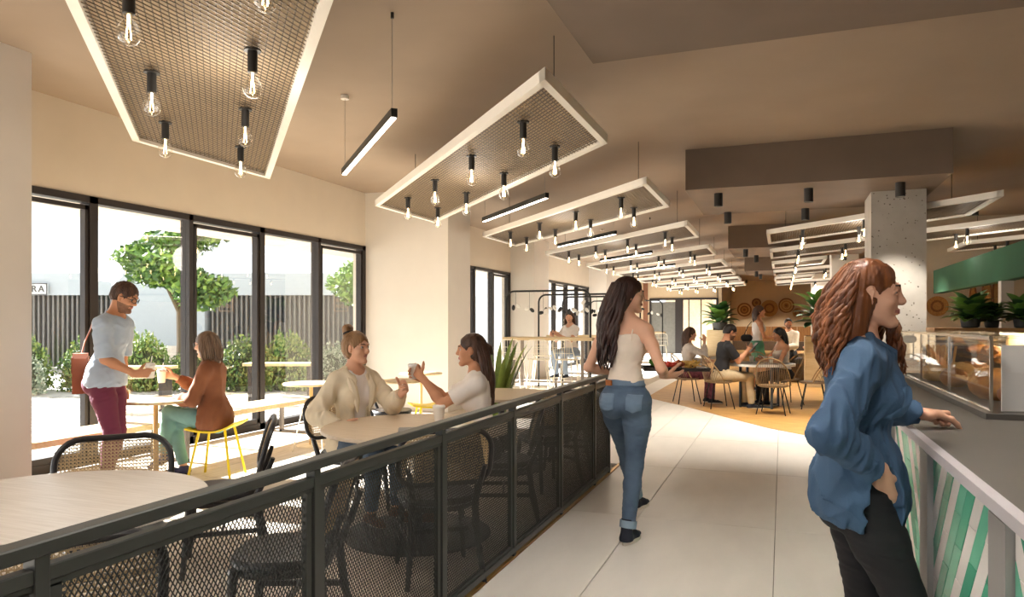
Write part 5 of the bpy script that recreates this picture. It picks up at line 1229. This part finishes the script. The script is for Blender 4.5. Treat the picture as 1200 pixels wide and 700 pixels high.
HC, R, q = g['HC'], g['Rh'], g['hs']; T = lambda x, y, z: HC + R @ (A3((x, y, z)) * q); gl = MB()
for k in (1, -1):
    gl.tube([T((.033 + .023 * math.cos(a)) * k, .097 - .01 * math.cos(a), .012 + .018 * math.sin(a)) for a in [i * math.pi / 7 for i in range(14)]], .003, 6, True); gl.tube([T(.056 * k, .086, .016), T(.076 * k, .04, .018), T(.078 * k, -.01, .012)], .0028, 6)
gl.tube([T(-.01, .102, .016), T(.01, .102, .016)], .0028, 6); gl.build('glasses', mat('glasses_black', '#16151a', .3), g['root'])
bag = thing('satchel', 'brown leather satchel on the standing man\'s back hip', 'bag', (-5.72, 4.46, .84), math.atan2(-.935, .355) + .5)
LEA = mat('leather_cognac', '#8f4a2c', .5, var=.1)
MB().prism([(-.17, 0), (.17, 0), (.15, .30), (.08, .34), (-.08, .34), (-.15, .30)], -.055, .055, Matrix.Rotation(math.pi / 2, 3, 'X')).build('pouch', LEA, bag, 0)
for q in (1, -1): MB().prism([(-.14, .17), (.14, .17), (.152, .31), (-.152, .31)], .056 * q - .006, .056 * q + .006, Matrix.Rotation(math.pi / 2, 3, 'X')).build('flap', mat('leather_cognac_dark', '#7c3f25', .5), bag, 0)
MB().tube([(-.12, 0, .32), (-.04, .03, .44), (.08, .08, .56), (.2, .10, .62)], .016, 6, flat=((0, 1, 0), .4)).build('strap', LEA, bag)
def held(label, g, k, s=1., straw=False, off=(0, 0, 0), lid=True):
    w = g['root'].matrix_basis; p = g['root'].location + Matrix.Rotation(g['root'].rotation_euler.z, 3, 'Z') @ V3(g['wr'][k] + A3(off)); return cup(label, p.x, p.y, p.z, s, lid, straw=straw)
held('white lidded cup with a straw in the standing man\'s hand', g, 1, .95, True, (-.065, .10, -.045))
# --- seated woman in the brown blazer
g = person('seated woman in a brown blazer and teal jeans with crossed legs', (-5.0, 5.27, 0), 1.934, 1.0, True, 'fair', .008, pelvis=(0, 0, .555), lean=.10, head=(0, .12, 0),
    arms={1: ((.06, .40, .93), (.6, -.6, -.8)), -1: ((-.10, .34, .735), (-.5, -.8, -.3))},
    legs={1: ((.04, .31, .09), (.0, 1, .6), (.05, 1, 0)), -1: ((.03, .50, .20), (0, .6, 1), (.0, 1, -.45))},
    handp={1: dict(d=(-.2, .9, .25), n=(-.9, -.1, 0), curl=(.55, .6, .4), thumb=.6), -1: dict(d=(.1, 1, -.1), n=(.2, 0, -1))})
trousers(g, 'jeans', mat('teal_denim', '#6f9c9b', .8, var=.08), .008, .96, .003, 60, 31, .09)
top(g, 'blazer', mat('brown_wool', '#8f5a3b', .85, col2='#7c4b30', scale=5), .022, 1.9, -.10, (.06, .16, .05), .009, 46, 32, flare=.03, loose=.016)
plate(g, 'pocket_flap', mat('brown_wool', '#8f5a3b', .85, col2='#7c4b30', scale=5), g['P'] + A3((-.197, .02, .02)), .13, .05, math.pi / 2 + .1, .012)
shoes(g, mat('navy_pump', '#20295a', .5), mat('sole_dark', '#2a211b', .7))
hair(g, HG, 1.2, .085, lockset(26, 3, length=.22, out=.012, amp=.004, waves=1, r=.013, npt=7), extra=[([(0, -.05, 0), (0, -.075, -.10), (0, -.07, -.16)], .07, .05), ([(.055, -.01, 0), (.06, -.01, -.1), (.055, .0, -.15)], .04, .03), ([(-.055, -.01, 0), (-.06, -.01, -.1), (-.055, .0, -.15)], .04, .03)])
HC, R, q = g['HC'], g['Rh'], g['hs']; gl = MB()
for k in (1, -1): gl.tube([HC + R @ (A3(((.033 + .024 * math.cos(a)) * k, .098 - .012 * math.cos(a), .012 + .02 * math.sin(a))) * q) for a in [i * math.pi / 7 for i in range(14)]], .003, 6, True); gl.tube([HC + R @ (A3(v) * q) for v in ((.056 * k, .086, .016), (.083 * k, .01, .016))], .003, 6)
gl.build('glasses', mat('glasses_black', '#16151a', .3), g['root'])
held('white lidded cup with a straw in the brown blazer woman\'s hand', g, 1, .95, True, (-.06, .10, -.05))
# --- woman in the cream blazer
g = person('woman with a bun in a cream blazer over a white T-shirt', (-3.08, 4.67, 0), -1.99, 1.03, True, 'fair', .0065, pelvis=(0, 0, .545), lean=.05, head=(-.30, .0, 0),
    arms={1: ((.24, .20, .70), (.5, -1, -.2)), -1: ((-.14, .43, .925), (-.5, -.4, -1))},
    legs={1: ((.12, .42, .085), (0, 1, .5), (.1, 1, 0)), -1: ((-.12, .40, .085), (0, 1, .5), (-.1, 1, 0))},
    handp={-1: dict(d=(.15, .75, .55), n=(.9, .1, .1), curl=(.5, .7, .5), thumb=.5)})
trousers(g, 'jeans', DENIM, .008, .95, .003, 60, 41, .08)
top(g, 't_shirt', mat('white_jersey', '#f0ebea', .85, var=.02), .010, .3, -.04, (.058, .045, .02), .003, 50, 42)
RC, Cc = g['Rc'], g['C']; CB = mat('cream_linen', '#e2d6be', .85, var=.04)
top(g, 'blazer', CB, .024, 1.95, -.12, (.07, .05, .03), .010, 44, 43, flare=.014, loose=.02, opening=[(Cc + RC @ A3((0, .15, .02)), (.062, .15, .27), RC @ roty(0)), (Cc + RC @ A3((0, .16, -.25)), (.045, .16, .2), RC)])
for k in (1, -1): MB().tube([Cc + RC @ A3(v) for v in ((.075 * k, -.02, .20), (.088 * k, .06, .165), (.085 * k, .122, .09), (.066 * k, .142, .0), (.052 * k, .135, -.09))], [.012, .022, .028, .022, .006], 8, flat=((1, 0, 0), 1.2)).build('lapel', CB, g['root'])
shoes(g, mat('leather_brown', '#5b3a26', .5), SH_W)
hair(g, HBL, 1.05, .088, None, back=-.06, extra=[([(0, -.09, .11), (.0, -.10, .145)], .03, .034), ([(.016, -.085, .15), (-.016, -.09, .15)], .026, .03), ([(0, -.08, .03), (0, -.092, .11)], .05, .03)], earcover=False, amp=.005)
MB().tube([g['HC'] + g['Rh'] @ (A3((.036 * math.cos(a), -.082 + .03 * math.sin(a), .118 + .012 * math.sin(a))) * g['hs']) for a in [i * math.pi / 8 for i in range(16)]], .009, 6, True).build('hair_tie', BLK, g['root'])
# --- woman in the white T-shirt
g = person('woman in a white T-shirt with half-tied brown hair raising a cup', (-2.06, 4.81, 0), 1.934, 1.0, True, 'tan', .0065, pelvis=(0, 0, .56), lean=.12, head=(0, .0, 0),
    arms={-1: ((-.085, .43, 1.045), (-.25, .2, -1)), 1: ((.02, .44, 1.03), (.5, -.3, -1))},
    legs={1: ((.12, .36, .085), (0, 1, .5), (.1, 1, 0)), -1: ((-.12, .38, .085), (0, 1, .5), (-.1, 1, 0))},
    handp={-1: dict(d=(.45, .65, .55), n=(.75, -.3, -.1), curl=(.5, .55, .4), thumb=.5), 1: dict(d=(-.45, .75, .4), n=(-.75, -.3, 0), curl=(.5, .55, .4), thumb=.5)})
trousers(g, 'trousers', mat('slate_cotton', '#474852', .85, var=.08), .010, 1.0, .003, 60, 51, .08)
top(g, 't_shirt', mat('white_knit', '#e9e2dc', .85, var=.03), .014, .72, -.05, (.062, .05, .02), .002, 48, 52, loose=.02)
shoes(g, mat('leather_brown', '#5b3a26', .5), SH_W)
R_ = random.Random(12); L_ = []
for i in range(34):
    t = i / 33; a = math.radians(-75 + 150 * t); x, y = math.sin(a), -math.cos(a); L_.append((wavy((x * .076, -.03 + y * .09, .02 + .03 * R_.random()), (x * .075, -.115 + y * .05, -.33 - .12 * R_.random()), 12, .006, 1.4, R_.random() * 6, (x * .02, y * .02, 0)), .013, None))
hair(g, HM, 1.1, .088, L_, extra=[([(0, -.07, 0), (0, -.105, -.12), (0, -.12, -.28), (0, -.13, -.38)], .062, .03), ([(0, -.09, .03), (0, -.135, .02), (0, -.15, -.01)], .03, .018)], earcover=False)
held('white cup raised in both hands of the woman in the white T-shirt', g, -1, .9, False, (.055, .075, -.01))
# --- far people
FAR = .012
def far(label, loc, yaw, s, fm, tone, pel, topc, botc, hm, arms, legs, head=(0, .1, 0), lean=.08, long_=True, sleeve=.6, hem=-.05, neck=(.065, .05, .02), skirt_=None, tail=.30, straps=False, handp=None, short=False, build=1.):
    g = person(label, loc, yaw, s, fm, tone, .010, pelvis=(0, 0, pel), lean=lean, head=head, arms=arms, legs=legs, handp=handp, build=build)
    if skirt_: skirt(g, 'skirt', skirt_)
    else: trousers(g, 'trousers', botc, .010, 1.0, .003, 50, 61, .09)
    top(g, 'top', topc, .014, sleeve, hem, neck, .004, 42, 62, loose=.02, straps=straps); shoes(g, SH_D, SH_W)
    if long_: hair(g, hm, 1.1, .088, lockset(16, 5, spread=.62, length=tail, out=.02, amp=.006, waves=1.5, r=.018, npt=8), extra=[([(0, -.06, 0), (0, -.09, -.12), (0, -.09, -.05 - tail * .8)], .07, .045)])
    else: hair(g, hm, 1.2, .085, None, back=-.03, short=True, earcover=False)
    return g
SIT = lambda k=.42: {1: ((.11, k, .085), (0, 1, .5), (.1, 1, 0)), -1: ((-.11, k - .03, .085), (0, 1, .5), (-.1, 1, 0))}
STD = {1: ((.09, .03, .085), (0, 1, 0), (.1, 1, 0)), -1: ((-.09, -.05, .085), (0, 1, 0), (-.1, 1, 0))}
far('woman with long brown hair seated at the high table under the arches', (-3.92, 13.66, 0), math.radians(160), 1.0, True, 'fair', .87, mat('white_knit', '#e9e2dc', .85), mat('pale_denim', '#90a0b5', .85), HM,
    {1: ((.20, .38, 1.19), (.5, -.5, -1)), -1: ((-.02, .40, 1.19), (-.5, -.5, -1))}, {1: ((.11, .36, .44), (0, 1, .5), (.1, 1, 0)), -1: ((-.11, .33, .44), (0, 1, .5), (-.1, 1, 0))}, head=(-.5, .05, 0), lean=.12, sleeve=.6)
far('seated woman in a pale striped shirt eating with her hand at her mouth', (-1.6, 13.05, 0), math.radians(-69), 1.0, True, 'fair', .555, mat('pale_stripe', '#d9cfc8', .85, var=.1, scale=30, stretch=(1, 1, .1)), mat('plum_print', '#6a3240', .85, var=.4, scale=20), HM,
    {1: ((.06, .30, 1.10), (.4, .1, -1)), -1: ((-.1, .36, .75), (-.5, -.5, -.6))}, SIT(), sleeve=1.8, head=(0, .1, 0))
g = far('seated man in a black T-shirt and beige trousers looking at a phone', (-.97, 12.52, 0), math.radians(-69), 1.07, False, 'tan', .57, mat('black_jersey', '#232226', .85), mat('beige_chino', '#c7b391', .85), HD,
    {1: ((.10, .42, .98), (.3, -.6, -1)), -1: ((-.10, .46, .92), (-.3, -.6, -1))}, SIT(.48), long_=False, lean=.2, head=(0, .35, 0), sleeve=.75)
p = g['root'].location + Matrix.Rotation(g['root'].rotation_euler.z, 3, 'Z') @ V3((.06, .53, 1.03)); ph = MB().box((0, 0, 0), (.14, .01, .20), bev=.004).build('tablet', mat('tablet_black', '#1c1a1d', .3), None, 0); ph.location = p; ph.rotation_euler = (-.7, 0, g['root'].rotation_euler.z); tag(ph, 'dark tablet in the hands of the man in the black T-shirt', 'tablet')
far('seated woman with long dark hair and bare shoulders at the metal-rimmed table', (.04, 13.42, 0), math.radians(118), 1.0, True, 'tan', .555, mat('striped_top', '#e3d9cd', .85, var=.15, scale=30, stretch=(.1, .1, 2)), BLK, HD,
    {1: ((.12, .40, .79), (.5, -.5, -.4)), -1: ((-.12, .42, .79), (-.5, -.5, -.4))}, SIT(), sleeve=0, straps=True, neck=(.2, .10, .02), hem=-.03, lean=.15, head=(0, .15, 0), tail=.36)
far('standing woman in a white top and green skirt with a black shoulder bag', (-.50, 15.9, 0), math.radians(-70), 1.04, True, 'tan', .965, mat('white_jersey', '#f0ebea', .85), BLK, HM,
    {1: ((.12, .34, 1.12), (.3, -.8, -.6)), -1: ((-.22, .05, .9), (-.4, -1, 0))}, STD, sleeve=0, straps=True, neck=(.16, .09, .02), hem=.02, skirt_=mat('green_skirt', '#4f8a70', .8), head=(.35, 0, 0), tail=.26)
bg_ = thing('shoulder_bag', 'black shoulder bag at the back of the standing woman in the green skirt', 'bag', (-.70, 15.80, 1.12), .3); sb = SDF(.010); sb.rc((-.05, 0, 0), (.05, 0, 0), .075, None, .03, ((0, 1, 0), .5)); link('pouch', sb.mesh('pouch', BLK), bg_); MB().tube([(-.05, 0, .07), (.04, .03, .26), (.12, .05, .35)], .008, 5).build('strap', BLK, bg_)
far('seated man with dark beard in a cream sweater on the dark bench', (.17, 18.55, 0), math.radians(150), 1.05, False, 'tan', .70, mat('cream_knit', '#e6d8c4', .9), BLK, HD,
    {1: ((.12, .36, .85), (.4, -.8, -.6)), -1: ((-.12, .34, .85), (-.4, -.8, -.6))}, SIT(.44), long_=False, sleeve=1.9, head=(-.7, -.1, 0))
far('seated woman in a green patterned top with tied dark hair on the dark bench', (.98, 18.6, 0), math.radians(100), 1.0, True, 'tan', .69, mat('green_print', '#7d8a5b', .85, var=.4, scale=22), BLK, HD,
    {1: ((.12, .36, .85), (.4, -.8, -.6)), -1: ((-.12, .34, .85), (-.4, -.8, -.6))}, SIT(.44), sleeve=.7, head=(0, 0, 0), tail=.25)
# --- the tray the walking woman carries
tr = thing('food_tray', 'dark tray of salad, tomatoes and chips carried by the walking woman', 'tray', (-.70, 5.02, 1.125), .25)
MB().box((0, 0, 0), (.44, .30, .012), bev=.004).build('tray', mat('tray_dark', '#2b2522', .5), tr, 0)
q = MB(); q.tube([(x, y, .012) for x, y in ((.22, .15), (-.22, .15), (-.22, -.15), (.22, -.15))], .007, 6, True); q.build('rim', mat('tray_dark', '#2b2522', .5), tr)
FG = mat('lettuce', '#5f9a35', .6, var=.3, scale=30); FR = mat('tomato', '#c43a26', .35, var=.1); FY = mat('chips', '#e0b45c', .6, var=.12, scale=30); FM = mat('roast', '#9a4a28', .6, var=.25, scale=30)
r = random.Random(2)
for i in range(16):
    l = MB(); c = (-.17 + .07 * r.random(), -.09 + .2 * r.random(), .03 + .03 * r.random()); l.ball(c, (.026, .02, .008), 8, 4, Euler((r.random(), r.random(), r.random() * 3)).to_matrix()); l.build('lettuce_leaf', FG, tr)
for i in range(10): MB().ball((-.075 + .07 * r.random(), -.09 + .2 * r.random(), .028 + .014 * r.random()), .018, 10, 7).build('tomato', FR, tr)
for i in range(8): MB().ball((-.01 + .06 * r.random(), -.09 + .2 * r.random(), .028 + .02 * r.random()), (.024, .018, .016), 9, 6).build('roast_piece', FM, tr)
for i in range(30):
    c = V3((.06 + .10 * r.random(), -.09 + .18 * r.random(), .018 + .035 * r.random())); d = V3((r.random() - .5, r.random() - .5, (r.random() - .5) * .6)).normalized() * .032; MB().bar(c - d, c + d, .008).build('chip', FY, tr, 0)
MB().box((.185, 0, .012), (.06, .12, .008)).build('napkin', mat('napkin', '#f2efe9', .8), tr, 0)
